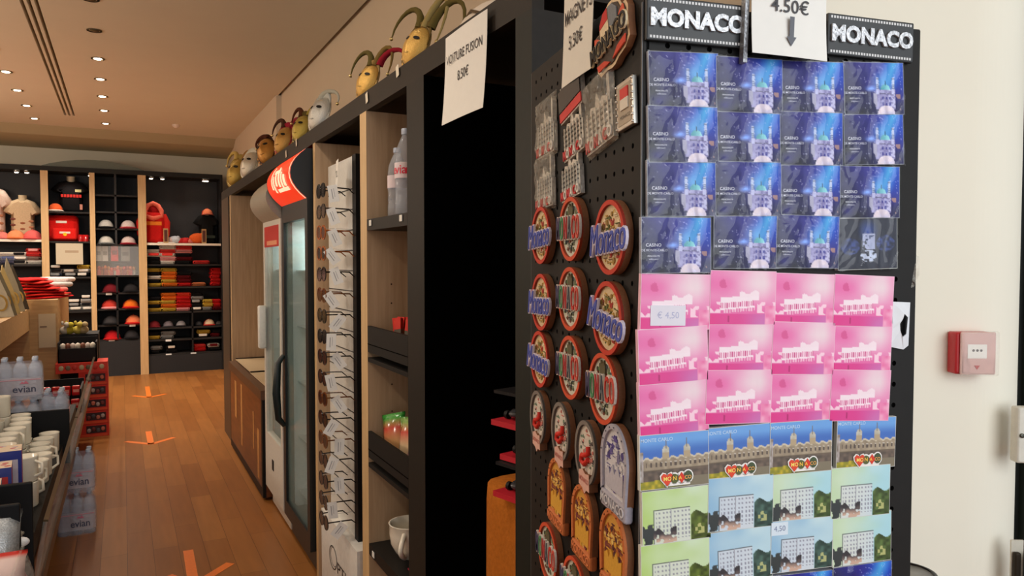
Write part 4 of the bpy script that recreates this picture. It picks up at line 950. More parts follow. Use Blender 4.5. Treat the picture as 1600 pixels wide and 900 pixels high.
# near bin contents
for i, (x, y, z, c_, lab) in enumerate([(-.325, 2.26, .66, [C(120, 124, 128), C(180, 184, 186), C(90, 94, 98)], 'silver grey shiny packet in the nearest bin'), (-.305, 2.17, .63, [C(210, 70, 50), C(230, 200, 190), C(206, 60, 50)], 'red and white packet in the nearest bin'), (-.315, 2.09, .62, [C(226, 210, 190), C(200, 160, 150)], 'pale pink packet in the nearest bin')]):
    pouch('souvenir_packet', .16, .20-.05*i, .03, c_, T(x, y, z) @ BF @ Rx(-.4), lab, 'packet', 'packets in the nearest bin', 'foil' if i == 0 else 'gloss')
m = MB()
for a in range(5):
    for b in range(4): m.box(-.05+a*.02, -.03+a*.02, -.04+b*.02, -.02+b*.02, 0, .004, 'print', WHITE if (a+b) % 2 else C(20, 20, 20))
tag(m.build('chequered_card', None, T(-.29, 2.05, .72) @ Rx(.6)), 'small chequered flag card in the nearest bin', 'card')
t = thing('gift_bag', 'clear gift bag with white bow between two black dividers', 'gift bag', T(-.285, 2.46, .50))
MB().lathe([(.03, 0), (.05, .03), (.052, .12), (.035, .18), (.01, .21), (.03, .24)], 'crinkle', n=14, caps=False).build('wrapping', t)
MB().ball((0, 0, .08), .04, .04, .07, 'cloth', C(196, 120, 120)).build('contents', t)
MB().ball((-.02, 0, .215), .022, .012, .014, 'satin', WHITE).ball((.02, 0, .215), .022, .012, .014, 'satin', WHITE).ball((.01, -.01, .25), .012, .01, .025, 'satin', C(230, 230, 220)).build('bow', t)
# on the riser top : leaning frames, figurines
for i, (u, v, h_, c_, lab) in enumerate([(3, 510, .34, C(206, 196, 170), 'leftmost cream wooden stand-up card'), (8, 502, .36, C(120, 112, 90), 'grey green stand-up card second from left'), (14, 498, .38, C(196, 170, 110), 'gold edged stand-up card'), (22, 492, .44, C(150, 140, 116), 'tallest pointed stand-up card'), (29, 487, .38, C(60, 50, 36), 'dark backed pointed stand-up card')]):
    p = onX(u, v, -.76); t = thing('standing_card', lab+' on the wooden riser', 'stand-up card', T(p.x, p.y, 1.111) @ Rz(.5), 'stand-up cards on the riser')
    MB().prism([(-.08, 0), (.08, 0), (.05, h_*.5), (.0, h_), (-.05, h_*.55)], -.006, .006, 'satin', c_, M=frame((0, 0, 0), (1, 0, 0), (0, .25, .97), (0, -.97, .25))).build('board', t)
    MB().ring(.045, .06, .012, 0, .006, 'gold', C(214, 176, 96), M=frame((0, .02, .10), (1, 0, 0), (0, .25, .97), (0, -.97, .25)) @ T(0, 0, .004)).build('gilt_oval', t)
for i, (u, c_, h_, lab) in enumerate(((36, C(206, 160, 80), .15, 'small gold figurine at the left'), (42, C(222, 190, 120), .24, 'tall gold figurine'), (47, C(170, 160, 150), .18, 'silver figurine right of the tall gold one'), (55, C(196, 180, 100), .20, 'green gold figurine nearest the riser end'), (60, C(180, 120, 60), .12, 'short copper figurine at the riser end'))):
    p = onX(u, 482, -.74)
    tag(MB().lathe([(.035, 0), (.035, .015), (.02, .03), (.03, h_*.4), (.018, h_*.65), (.022, h_*.8), (.012, h_*.95), (.002, h_)], 'gold', c_, n=12).build('gilt_figurine', None, T(p.x, p.y, 1.111)), lab+' on the wooden riser', 'figurine', 'figurines on the riser')
p = onX(30, 470, -.98); tag(MB().box(-.10, .10, 0, .28, 0, .01, 'paper', C(206, 196, 172)).build('white_board', None, T(-.95, 6.6, 1.111) @ BF), 'plain cream board standing at the back of the riser', 'board')
# tall wooden box with red cloths
tb = thing('wooden_plinth', 'tall light wood plinth carrying a heap of red cloths', 'plinth', T(0, 0, 0))
MB().box(-1.0, -.50, 7.46, 8.95, 0, 1.18, 'beech').build('body', tb)
MB().box(-.64, -.515, 7.452, 7.459, .77, 1.06, 'paper', C(206, 190, 160)).box(-.63, -.58, 7.45, 7.452, .945, .955, 'print', C(110, 90, 76)).build('taped_notice', tb)
random.seed(11)
for i in range(7):
    x = -.72+.02*math.sin(i*3); z = 1.181+i*.026
    m = MB(); n = 22; w_ = .30-.028*i
    R = []
    for (k, zz) in ((.8, 0), (1, .014), (.96, .03), (.6, .045)):
        R.append([((w_*k*(1+.10*math.sin(3*a+i)+.05*math.sin(7*a+i*2)))*math.cos(a), (.30*k*(1+.08*math.sin(4*a+i)))*math.sin(a), zz*.56+.003*math.sin(5*a+i)) for a in [2*PI*j/n for j in range(n)]])
    m.loft(R, 'cloth', C(206-8*(i % 3), 28+10*(i % 2), 28))
    tag(m.build('red_cloth', None, T(x, 7.85, z)), 'red folded cloth, %s from the bottom of the heap' % ORD[i], 'cloth', 'red cloths on the plinth')
for i in range(4):
    m = MB(); m.bbox(-.08, .08, -.14, .14, 0, .045, .018, 'cloth', [C(206, 190, 186), C(226, 120, 110), C(190, 186, 180), C(214, 200, 196)][i])
    tag(m.build('pale_cloth', None, T(-.585+.01*i, 8.12+.05*i, 1.181+.045*i) @ Rz(.4*i)), 'pale folded cloth, %s from the bottom, beside the red heap' % ORD[i], 'cloth', 'pale cloths beside the red heap')
# crates
random.seed(2)
for i in range(5):
    z = i*.112
    t = thing('toy_car_display_box', 'red display box of toy cars, %s from the floor' % ORD[i], 'toy box', T(-.235, 7.45, z), 'stacked red toy boxes')
    MB().box(-.11, .11, -.17, .17, 0, .11, 'print', C(216, 54, 34)).build('carton', t)
    m = MB().box(-.06, .09, -.1705, -.17, .03, .095, 'print', C(60, 30, 30)).box(-.10, .10, -.1708, -.1702, .002, .022, 'print', C(236, 90, 50))
    for k in range(4): m.ball((-.04+.035*k, -.171, .055+.01*(k % 2)), .016, .003, .018, 'print', [C(190, 180, 180), C(120, 60, 60), C(90, 90, 100), C(214, 130, 110)][(k+i) % 4], n=8, k=5)
    m.build('printed_panel', t)
t = thing('long_red_box', 'long red patterned box lying across the toy box stack', 'toy box', T(-.33, 7.40, .561))
MB().box(-.18, .205, -.14, .14, 0, .085, 'print', C(210, 60, 42)).build('carton', t)
m = MB()
for k in range(7): m.ball((-.14+.05*k, -.1405, .045), .02, .003, .022, 'print', [C(190, 180, 150), C(120, 110, 90), C(190, 60, 50)][k % 3], n=8, k=5)
m.build('printed_panel', t)
t = thing('black_display_crate', 'black crate with pale souvenirs above the red boxes', 'crate', T(-.35, 7.42, .647))
MB().box(-.145, .145, -.12, -.11, 0, .12, 'black', C(24, 20, 20)).box(-.145, .145, .11, .12, 0, .20, 'black', C(24, 20, 20)).box(-.145, -.135, -.12, .12, 0, .17, 'black', C(24, 20, 20)).box(.135, .145, -.12, .12, 0, .17, 'black', C(24, 20, 20)).box(-.145, .145, -.12, .12, 0, .01, 'black', C(24, 20, 20)).build('open_box', t)
for k in range(7):
    tag(MB().ball((0, 0, .03), .024, .022, .035, 'satin', [C(206, 196, 180), C(120, 70, 50), C(196, 180, 170)][k % 3], n=8, k=6).build('small_figure', None, T(-.46+.037*k, 7.36, .745)), 'tiny pale figure in a row inside the black crate', 'figure', 'figures in the black crate')
    if k == 0: pass
MB().box(-.13, .13, -.105, .1, .085, .095, 'black', C(24, 20, 20)).build('inner_shelf', t)
for k, (x, c_, lab) in enumerate(((-.43, C(190, 176, 60), 'yellow plush toy'), (-.36, C(206, 190, 90), 'larger yellow plush toy'), (-.46, C(196, 190, 176), 'white and grey plush toy'), (-.32, C(180, 160, 120), 'tan plush toy'))):
    tag(MB().ball((0, 0, .035), .045, .04, .038, 'cloth', c_, n=10, k=6).ball((.015, -.03, .085), .026, mat='cloth', col=c_, n=8, k=5).ball((-.02, -.0, .10), .012, .01, .02, 'cloth', c_, n=6, k=4).build('plush_toy', None, T(x, 7.56+.0*k, .86) if False else T(x, 7.68, .86)), lab+' on the dark box above the crate', 'plush toy', 'plush toys above the crate')
tag(MB().box(-.5, -.2, 7.62, 8.0, 0.0, .859, 'black', C(22, 20, 20)).build('black_box'), 'black upright box behind the black crate', 'box')
t = thing('black_tray', 'black tray full of red packets at the end of the island', 'tray', T(-.39, 6.0, .481))
MB().box(-.13, .13, -.2, -.19, 0, .03, 'black', C(18, 17, 17)).box(-.13, -.12, -.2, .2, 0, .16, 'black', C(18, 17, 17)).box(.12, .13, -.2, .2, 0, .16, 'black', C(18, 17, 17)).box(-.13, .13, .19, .2, 0, .18, 'black', C(18, 17, 17)).box(-.13, .13, -.2, .2, 0, .01, 'black', C(18, 17, 17)).build('tray_body', t)
for r in range(2):
    for c_ in range(4):
        tag(MB().bbox(-.026, .026, 0, .07, -.012, .012, .008, 'gloss', C(206, 34, 34)).box(-.018, .018, .025, .045, .012, .0125, 'print', C(236, 150, 130)).build('red_packet', None, T(-.48+.06*c_, 5.88+.12*r, .492+.075*r) @ BF), 'red packet in the black tray, %s row' % ['front', 'back'][r], 'packet', 'red packets, %s row' % ['front', 'back'][r])
# ================================================================== PEGBOARD RACK (front right)
A = math.radians(12.1)
e1 = Vector((math.cos(A), -math.sin(A), 0)); e2 = Vector((math.sin(A), math.cos(A), 0))
Cn = EYE+ray(1003, 410)*(.80/FWD.dot(ray(1003, 410))); Cn.z = 0
WF = .362; WS = .405; ZF = 1.778; ZS = 1.80
Mf = frame(Cn, e1, (0, 0, 1), -e2)                       # front face: x right, y up, z towards camera
Ms = frame(Cn+e2*WS, -e2, (0, 0, 1), -e1)                # side face: x towards camera
def ff(u, v, off=0):
    q = hit(u, v, Cn-e2*off, -e2); l = q-Cn; return l.dot(e1), q.z
def sf(u, v, off=0):
    q = hit(u, v, Cn-e1*off, -e1); l = q-(Cn+e2*WS); return l.dot(-e2), q.z
rk = thing('pegboard_rack', 'square black pegboard display tower full of magnets in the foreground', 'display rack', T(Cn.x, Cn.y, 0))
rk.matrix_world = T(0, 0, 0)
def pegpanel(w_, z0, z1, M, name, pitch=.0254, ox=0.012, r=.0032, th=.003, col=C(27, 25, 23)):
    m = MB(); m.M = M
    nx = int((w_-2*ox)/pitch); ny = int((z1-z0-.01)/pitch)
    xa = (w_-nx*pitch)/2; ya = z1-.006-ny*pitch
    oct_ = [(r*math.cos(PI/8+k*PI/4), r*math.sin(PI/8+k*PI/4)) for k in range(8)]
    h = pitch/2
    sq = [(h, h*.4), (h*.4, h), (-h*.4, h), (-h, h*.4), (-h, -h*.4), (-h*.4, -h), (h*.4, -h), (h, -h*.4)]
    cor = [(h, h), (-h, h), (-h, -h), (h, -h)]
    for j in range(ny):
        for i in range(nx):
            cx, cy = xa+(i+.5)*pitch, ya+(j+.5)*pitch
            if cy < .9: continue
            vs = [(cx+a, cy+b, 0) for a, b in oct_]+[(cx+a, cy+b, 0) for a, b in sq]+[(cx+a, cy+b, -th) for a, b in oct_]+[(cx+a, cy+b, 0) for a, b in cor]
            fs = [(k, 8+k, 8+(k+1) % 8, (k+1) % 8) for k in range(8)]+[(k, (k+1) % 8, 16+(k+1) % 8, 16+k) for k in range(8)]
            fs += [(8, 24, 9), (10, 25, 11), (12, 26, 13), (14, 27, 15)]
            m.add(vs, fs, 'black', col)
    zl = max(z0, ya+math.ceil((.9-.5*pitch-ya)/pitch-1e-6)*pitch)
    ylow = ya+int(round((zl-ya)/pitch))*pitch
    # margins
    def q(x0, x1, y0, y1): m.add([(x0, y0, 0), (x1, y0, 0), (x1, y1, 0), (x0, y1, 0)], [(0, 1, 2, 3)], 'black', col)
    q(0, xa, z0, z1); q(xa+nx*pitch, w_, z0, z1); q(xa, xa+nx*pitch, ya+ny*pitch, z1); q(xa, xa+nx*pitch, z0, ylow)
    # back sheet and edges
    m.box(0, w_, z0, z1, -th-.004, -th, 'void', C(10, 9, 9))
    m.box(-.0012, 0, z0, z1, -th, 0, 'satin', C(90, 92, 96)); m.box(w_, w_+.001, z0, z1, -th, 0, 'black', col); m.box(0, w_, z1, z1+.001, -th, 0, 'black', col)
    return m.build(name, rk)
pegpanel(WF, .12, ZF, Mf, 'front_panel'); pegpanel(WS-.0, .12, ZS, Ms, 'side_panel')
m = MB(); m.M = Mf; m.box(WF-.006, WF-.003, .12, ZF, -WS, -.009, 'black', C(34, 31, 29)); m.box(0.01, WF-.006, .12, ZF, -WS, -WS+.004, 'black', C(34, 31, 29)); m.box(.006, WF-.006, .12, .14, -WS+.01, -.01, 'black', C(30, 28, 26)); m.build('rear_panels', rk)
m = MB(); m.M = Mf; m.lathe([(.20, .001), (.20, .02), (.05, .04), (.03, .12)], 'black', C(24, 22, 20), T(WF/2, 0, -WS/2) @ Rx(-PI/2), n=28); m.build('base', rk)
# ---------- artwork for flat card magnets
WC, HC = .0838, .0606
def art_blue(a, b):
    n = vn(a*5, b*5, 1); n2 = vn(a*13, b*11, 2)
    col = lerp((34, 34, 50), (46, 42, 140), sstep(.15, .75, a+(1-b)*.45+(n-.5)*.35))
    col = lerp(col, (26, 78, 200), sstep(.42, .8, a)*sstep(.75, .25, b)*.9)
    d = abs((a-.80)+(b-.15)*.25); col = lerp(col, (90, 190, 240), max(0, .95-d*5.2)*sstep(.7, .1, b))
    d = math.hypot(a-.66, (b-.38)*.9); col = lerp(col, (96, 186, 236), max(0, .85-d*3.4))
    d = math.hypot((a-.44)*.8, (b-.50)*1.4); col = lerp(col, (120, 160, 240), max(0, 1-d*9)*(.5+n2))
    col = lerp(col, (34, 34, 46), sstep(.55, 1.0, b)*.8*(1-.5*n))
    col = lerp(col, (52, 46, 140), max(0, .8-math.hypot(a-.12, (b-.88))*4.5))
    ww = (206, 204, 236)
    # body
    if .52 < a < .86 and .53 < b < .90:
        n3 = vn(a*40, b*32, 9); col = lerp(ww, (110, 100, 160), max(n2*.7, sstep(.45, .8, n3)*.9))
        if .60 < a < .78 and (int((a-.60)/.03) % 2 == 1) and (.66 < b < .72 or .76 < b < .83): col = (60, 56, 150)
        if .60 < b < .62: col = (90, 84, 120)
    if .84 < a < .95 and .62 < b < .92 and n2 > .35: col = lerp((150, 110, 110), (196, 160, 160), n)
    if .48 < a < .54 and .60 < b < .86 and n2 > .3: col = (170, 166, 190)
    for tx in (.555, .82):
        wd = .018*(1+.4*((b*40) % 2 < 1)); 
        if abs(a-tx) < wd and .28 < b < .60: col = lerp((210, 220, 244), (40, 60, 110), .7 if (b*26) % 1 < .3 else .1)
        if abs(a-tx) < .03 and .50 < b < .62: col = (196, 196, 230)
    dm_ = ((a-.685)/.085)**2+((b-.53)/.11)**2
    if dm_ < 1 and b < .53: col = lerp((70, 160, 170), (150, 220, 226), sstep(.62, .74, a))
    if abs(a-.685) < .006 and .36 < b < .44: col = (30, 60, 90)
    fm = ((a-.70)/.15)**2+((b-1.0)/.17)**2
    if fm < 1: col = lerp((214, 206, 232), (236, 220, 226), n2)
    if hsh(int(a*70), int(b*54), 5) > .985: col = lerp(col, (220, 220, 255), .6)
    return col
def art_blueback(a, b):
    col = lerp((58, 60, 74), (44, 46, 60), vn(a*4, b*4, 3))
    col = lerp(col, (50, 80, 170), max(0, .9-math.hypot((a-.5)*1.4, b-.25)*3.4))
    for cx, cy in ((.2, .55), (.8, .5)):
        d = math.hypot(a-cx, b-cy)
        if d < .16: col = lerp(col, (90, 110, 190), .75*vn(a*26, b*26, 4))
    if .40 < a < .62 and .30 < b < .62 and vn(a*30, b*26, 6) > .3: col = (170, 176, 206)
    if ((a-.51)/.14)**2+((b-.74)/.12)**2 < 1 and vn(a*24, b*22, 7) > .35: col = (196, 204, 226)
    return col
def art_pink(a, b):
    n = vn(a*4, b*4, 11); n2 = vn(a*16, b*12, 12)
    col = lerp((232, 124, 178), (238, 208, 218), sstep(.15, .75, a)*sstep(.9, .2, b)+(n-.5)*.4)
    col = lerp(col, (226, 92, 160), sstep(.45, .8, b)*(.8-.4*a)); col = lerp(col, (236, 140, 186), sstep(.8, 1, a)*.6)
    if math.hypot((a-.19)*1.35, b-.24) < .085 and n2 > .25: col = lerp(col, (206, 70, 130), .6)
    sl = -.10*(a-.16)
    if .16 < a < .74 and .50 < b-sl+.0 < .60: col = (246, 226, 234)
    if .44 < a < .74 and .44-.03*math.sin(a*30) < b-sl < .52: col = (246, 224, 232)
    if .16 < a < .66 and .60 <= b-sl < .70:
        col = (250, 214, 230) if (a*30) % 1 < .4 else (206, 84, 140)
    if .16 < a < .68 and .70 <= b-sl < .73: col = (250, 226, 236)
    if .20 < a < .68 and .73 <= b-sl < .79: col = (246, 190, 214) if (a*24) % 1 < .5 else (222, 110, 164)
    if (a < .16 or .72 < a) and .58 < b < .78 and n2 > .5: col = (248, 206, 222)
    if b > .80: col = lerp((222, 60, 140), (206, 110, 176), sstep(.3, .9, a)+(n-.5)*.3)
    if abs(a-.28) < .012 and .84 < b < .96: col = (180, 40, 110)
    if a > .84 and b > .64: col = lerp((232, 110, 164), (246, 180, 206), n2)
    return col
def art_photo(a, b):
    n2 = vn(a*22, b*18, 21); n = vn(a*5, b*4, 22)
    col = lerp((96, 150, 222), (150, 190, 232), sstep(0, .2, b) if b < .2 else 1-.2*n)
    col = lerp((110, 164, 226), (70, 112, 190), sstep(.1, .35, b))
    top = .42+.02*math.sin(a*50)
    if b > top and a > .04: col = lerp((176, 160, 136), (140, 124, 104), n2)
    if a > .02 and top < b < top+.035: col = (206, 194, 170)
    for tx in (.37, .68):
        if ((a-tx)/.05)**2+((b-.30)/.09)**2 < 1: col = lerp((176, 168, 150), (206, 200, 184), n2)
        if abs(a-tx) < .05 and .34 < b < .46: col = (180, 160, 130)
        if abs(a-tx) < .006 and .10 < b < .26: col = (120, 110, 100)
    if .50 < b < .60 and (a*14) % 1 < .38 and a > .08: col = (90, 78, 70)
    if .50 < b < .52 and (a*14) % 1 < .38 and a > .3: col = (210, 200, 186)
    if .64 < b < .67: col = (110, 96, 80)
    if b > .67: col = lerp((124, 106, 92), (84, 74, 66), n2)
    if a < .05 and b > .30: col = lerp((110, 96, 80), (200, 190, 190), n2)
    if b > .86-.05*a: col = lerp((110, 112, 60), (130, 120, 100), sstep(.4, .8, a))
    if b > .84-.1*(a-.25) and a < .34: col = lerp((206, 180, 50), (120, 124, 44), n2)
    return col
def art_palace(ga, gb, tree):
    def f(a, b):
        n = vn(a*4, b*4, 31); n2 = vn(a*18, b*15, 32)
        sky = lerp(ga, gb, sstep(.1, .95, a+(n-.5)*.5)); col = lerp(sky, (226, 240, 236), .55*n*sstep(.9, .1, b)+.1)
        col = lerp(col, (236, 236, 226), sstep(.55, 1, b)*.3)
        if a > .70 and b > .50+.05*math.sin(a*22)-.08*(a-.7):
            col = lerp(tree, tuple(x*.45 for x in tree), n2)
            if abs(a-.84) < .07 and .70 < b < .88 and n2 > .45: col = lerp(col, (230, 226, 150), .7)
        if .15 < a < .69 and b > .36: 
            col = lerp((222, 222, 226), sky, .22)
            if b < .375 or a < .165: col = (70, 74, 80)
            r = (b-.40)/.085; c_ = (a-.18)/.055
            if .40 < b < .92 and r % 1 < .45 and c_ % 1 < .42 and a > .19: col = lerp(col, (120, 120, 136), .7)
            if abs(a-.415) < .006: col = (150, 150, 160)
            if abs(a-.485) < .014 and .70 < b < .82: col = (44, 40, 44)
        if a < .5 and b > .70+.10*math.sin(a*14)**2 and n2 > .35: col = lerp((60, 56, 60), (206, 170, 150), sstep(.82, 1, b+n2*.08))
        if a < .16 and b > .62 and n2 > .3: col = lerp((50, 56, 56), (120, 120, 120), n)
        return col
    return f
NX, NY = 80, 58
def film_mesh(seed):
    m = MB(); vs = []; n = 15; k = 11
    for j in range(k+1):
        for i in range(n+1):
            a, b = i/n-.5, j/k-.5; ed = min(1, min(.5-abs(a), .5-abs(b))*14)
            vs.append((a*(WC+.0028), b*(HC+.0024), .0034+.0010*ed+.0018*ed*(vn(i*.8+seed*7, j*.8, seed)-.5)*2))
    w = n+1
    m.add(vs, [(j*w+i, j*w+i+1, (j+1)*w+i+1, (j+1)*w+i) for j in range(k) for i in range(n)], 'cellophane', WHITE, smooth=True)
    return m
def card_base(edge):
    return MB().box(-WC/2, WC/2, -HC/2, HC/2, -.003, .0029, 'satin', edge)
def proto_card(kind):
    edge = {'blue': C(150, 152, 164), 'pink': C(236, 190, 208)}.get(kind, C(206, 206, 200))
    t = thing('card_magnet', kind, 'card magnet', T(0, 0, -5))
    card_base(edge).build('plate', t)
    m = MB(); Fn = {'blue': art_blue, 'blueback': art_blueback, 'pink': art_pink, 'photo': art_photo, 'green': art_palace((176, 206, 110), (190, 214, 150), (110, 130, 50)), 'aqua': art_palace((136, 180, 214), (170, 206, 224), (84, 116, 104)), 'mixed': art_palace((190, 214, 170), (150, 206, 222), (104, 130, 70))}[kind]
    m.raster(WC-.0012, HC-.0012, NX, NY, Fn, .0030)
    LW = C(222, 222, 236)
    if kind == 'blue':
        m.text('CASINO', .0050, LW, T(-.0275, .000, .00312), offset=.012); m.text('DE MONTE-CARLO', .0036, LW, T(-.0265, -.0055, .00312), offset=.004)
        m.text('PRINCIPAUTE', .0024, LW, T(-.0275, -.0118, .00312)); m.text('DE MONACO', .0018, LW, T(-.0275, -.0152, .00312))
    if kind == 'photo':
        m.text('MONTE CARLO', .0055, C(190, 214, 240), T(-.0215, .0240, .00312), offset=.01)
        # hearts sticker MONACO
        def heart(cx, cy, r, z, c_): m.prism([(cx+r*x, cy+r*y) for x, y in [(0, -1.1), (.9, -.1), (1.0, .45), (.6, .85), (.15, .7), (0, .4), (-.15, .7), (-.6, .85), (-1.0, .45), (-.9, -.1)]], z-.0005, z, 'print', c_)
        def blob(cx, cy, rx, ry, z, c_): m.prism(circ(ry, 14, rx=rx, cx=cx, cy=cy), z-.0005, z, 'print', c_)
        cy = -.0195
        heart(-.010, cy, .0088, .0040, C(240, 236, 230)); blob(-.001, cy, .0062, .0066, .0040, C(240, 236, 230)); blob(.0075, cy, .0060, .0072, .0040, C(240, 236, 230)); blob(.0155, cy+.001, .0066, .0076, .0040, C(240, 236, 230)); m.box(-.012, .018, cy-.0082, cy-.005, .0034, .0040, 'print', C(240, 236, 230))
        heart(-.010, cy, .0072, .0046, C(222, 72, 44)); blob(-.001, cy-.0003, .0048, .0052, .0046, C(90, 96, 50)); m.prism([(.0028, cy), (.0075, cy+.0062), (.0120, cy), (.0075, cy-.006)], .0041, .0046, 'print', C(214, 56, 36)); blob(.0155, cy+.001, .0050, .0062, .0046, C(70, 84, 56))
        m.text('MO', .0062, C(250, 220, 110), T(-.010, cy, .0048), offset=.02); m.text('N', .0062, C(250, 200, 80), T(-.0012, cy, .0048), offset=.02); m.text('A', .0056, C(250, 200, 80), T(.0056, cy, .0048), offset=.02); m.text('CO', .0056, C(236, 170, 90), T(.0150, cy, .0048), offset=.02)
    m.build('printed_picture', t)
    return t
PC = {}
for k in ('blue', 'blueback', 'pink', 'photo', 'green', 'aqua', 'mixed'): PC[k] = proto_card(k)
films = []
for s_ in range(5): films.append(film_mesh(s_).build('plastic_wrap', None)); 
used = set(); fused = [0]
for k in PC: kids(PC[k])
rows = [
 ('blue', [(1015, 80, 1117, 84), (1121, 88, 1217, 94), (1221, 95, 1313, 98), (1317, 97, 1407, 99)]),
 ('blue', [(1014, 165, 1116, 168), (1120, 171, 1216, 174), (1219, 174, 1312, 177), (1317, 176, 1408, 177)]),
 ('blue', [(1013, 250, 1115, 252), (1120, 252, 1215, 254), (1218, 256, 1311, 258), (1312, 259, 1402, 261)]),
 ('blue', [(1004, 339, 1106, 340), (1117, 334, 1214, 336), (1216, 335, 1306, 338), (1309, 341, 1398, 340)]),
 ('pink', [(1004, 427, 1106, 429), (1111, 422, 1209, 424), (1212, 426, 1304, 429), (1304, 428, 1394, 432)]),
 ('pink', [(997, 515, 1101, 508), (1110, 500, 1207, 501), (1209, 502, 1301, 504), (1302, 503, 1391, 505)]),
 ('pink', [(999, 598, 1102, 589), (1106, 578, 1202, 577), (1205, 579, 1298, 577), (1300, 577, 1388, 578)]),
 ('photo', [(1001, 680, 1102, 671), (1103, 669, 1200, 660), (1204, 660, 1296, 654), (1308, 654, 1397, 650)]),
 ('aqua', [(1004, 768, 1106, 756), (1109, 747, 1203, 739), (1205, 737, 1295, 728), (1299, 731, 1387, 724)]),
 ('aqua', [(1001, 852, 1105, 838), (1104, 833, 1202, 818), (1206, 814, 1297, 805), (1300, 807, 1390, 796)]),
 ('blue', [(1003, 934, 1105, 922), (1104, 916, 1200, 905), (1205, 899, 1297, 889), (1302, 886, 1389, 874)])]
desc = {'blue': 'blue night casino card magnet', 'blueback': 'dark back side of a casino card magnet', 'pink': 'pink palace card magnet', 'photo': 'beige casino photo card magnet with hearts', 'green': 'green palace card magnet', 'aqua': 'pale blue palace card magnet', 'mixed': 'green and blue palace card magnet'}
for r, (kind, cs) in enumerate(rows):
    for c_, (u0, v0, u1, v1) in enumerate(cs):
        k = kind
        if r == 3 and c_ == 3: k = 'blueback'
        if r in (8, 9) and c_ == 0: k = 'green'
        if (r, c_) in ((8, 2), (8, 3), (9, 3)): k = 'mixed'
        p, q = Vector(ff(u0, v0, .004)), Vector(ff(u1, v1, .004))
        d = (q-p); ang = math.atan2(d.y, d.x); d.normalize(); nrm = Vector((d.y, -d.x))
        ctr = (p+q)/2+nrm*(HC/2)
        M = Mf @ T(ctr.x, ctr.y, .0032+.0004*((r+c_) % 2)) @ Rz(ang)
        lab = '%s, row %s from the top, %s column' % (desc[k], ORD[r], ['leftmost', 'second', 'third', 'rightmost'][c_])
        if k not in used: used.add(k); o = PC[k]; o.matrix_world = M; o['label'] = lab; o['group'] = k+' card magnets'
        else: o = place_copy(PC[k], M, lab, group=k+' card magnets')
        o['group'] = desc[k]+'s on the rack'
        if k in ('blue', 'blueback'):
            f0 = films[(r*3+c_*2) % 5]; f1 = f0.copy(); COL.objects.link(f1); f1.parent = o
        if (r, c_) == (4, 0): MB().box(-.03, .012, -.026, -.004, .003, .0036, 'paper', C(226, 222, 232)).text('€ 4,50', .010, C(176, 176, 206), T(-.009, -.015, .0037)).build('price_sticker', o)
        if (r, c_) == (9, 2): MB().box(-.042, -.020, .014, .029, .003, .0036, 'paper', C(216, 228, 238)).text('4,50', .009, C(120, 130, 160), T(-.031, .0215, .0037)).build('price_sticker', o)
for f0 in films: bpy.data.objects.remove(f0)
# film strip plaques
def plaque(label, cu, cv_, wpx, tilt, w_=.120, h_=.047):
    x, y = ff(cu, cv_, .006)
    t = thing('film_strip_magnet', label, 'magnet', Mf @ T(x, y, .001) @ Rz(tilt), 'film strip magnets')
    MB().bbox(-w_/2, w_/2, -h_/2, h_/2, 0, .006, .0015, 'satin', C(34, 36, 38), smooth=False).build('plate', t)
    n = 30
    for s_ in (-1, 1):
        m = MB()
        for k in range(n):
            xx = -w_/2+.005+k*(w_-.01)/(n-1); m.box(xx-.0012, xx+.0012, s_*.0195-.0014, s_*.0195+.0014, .006, .0062, 'print', C(214, 214, 214))
        m.build('perforations', t)
    m = MB(); m.text('MONACO', .0245, C(200, 202, 206), T(0, 0, .0075), mat='foil', extrude=.0012, offset=.05, xs=1.0, sp=1.02); m.build('glitter_letters', t)
plaque('film strip magnet reading Monaco at the top left of the rack front', 1089, 35, 148, -.004)
plaque('film strip magnet reading Monaco at the top right of the rack front', 1361, 60, 128, -.015)
# 4.50 sign
x, y = ff(1232, 32, .02)
m, o = sheet('price_sign', .094, .083, Mf @ T(x, y, .020) @ Rz(-.035), [('4.50€', .0205, .0, .0135, 1.0)], 'white price sign reading 4.50€ with a down arrow', bend=.003)
m2 = MB().prism([(-.0028, .002), (-.0028, -.020), (-.0062, -.020), (0, -.030), (.0062, -.020), (.0028, -.020), (.0028, .002)][::1], .0066, .0070, 'print', C(92, 94, 102)).build('arrow', o)
a = MB().box(-.004, .001, -.05, .035, -.012, -.004, 'foil', C(150, 152, 156)).build('card_holder', o, T(-.048, 0, 0))
# magnets sign on the side
x, y = sf(899, 114, .01)
sheet('price_sign', .110, .152, Ms @ T(x, y+.068, .006) @ Rz(.0), [('MAGNETS', .0265, .004, .012, .82), ('5.50€', .0250, -.002, -.024, .86)], 'white paper sign reading magnets 5.50€ on the rack side', bend=.002, colr=C(226, 222, 212))
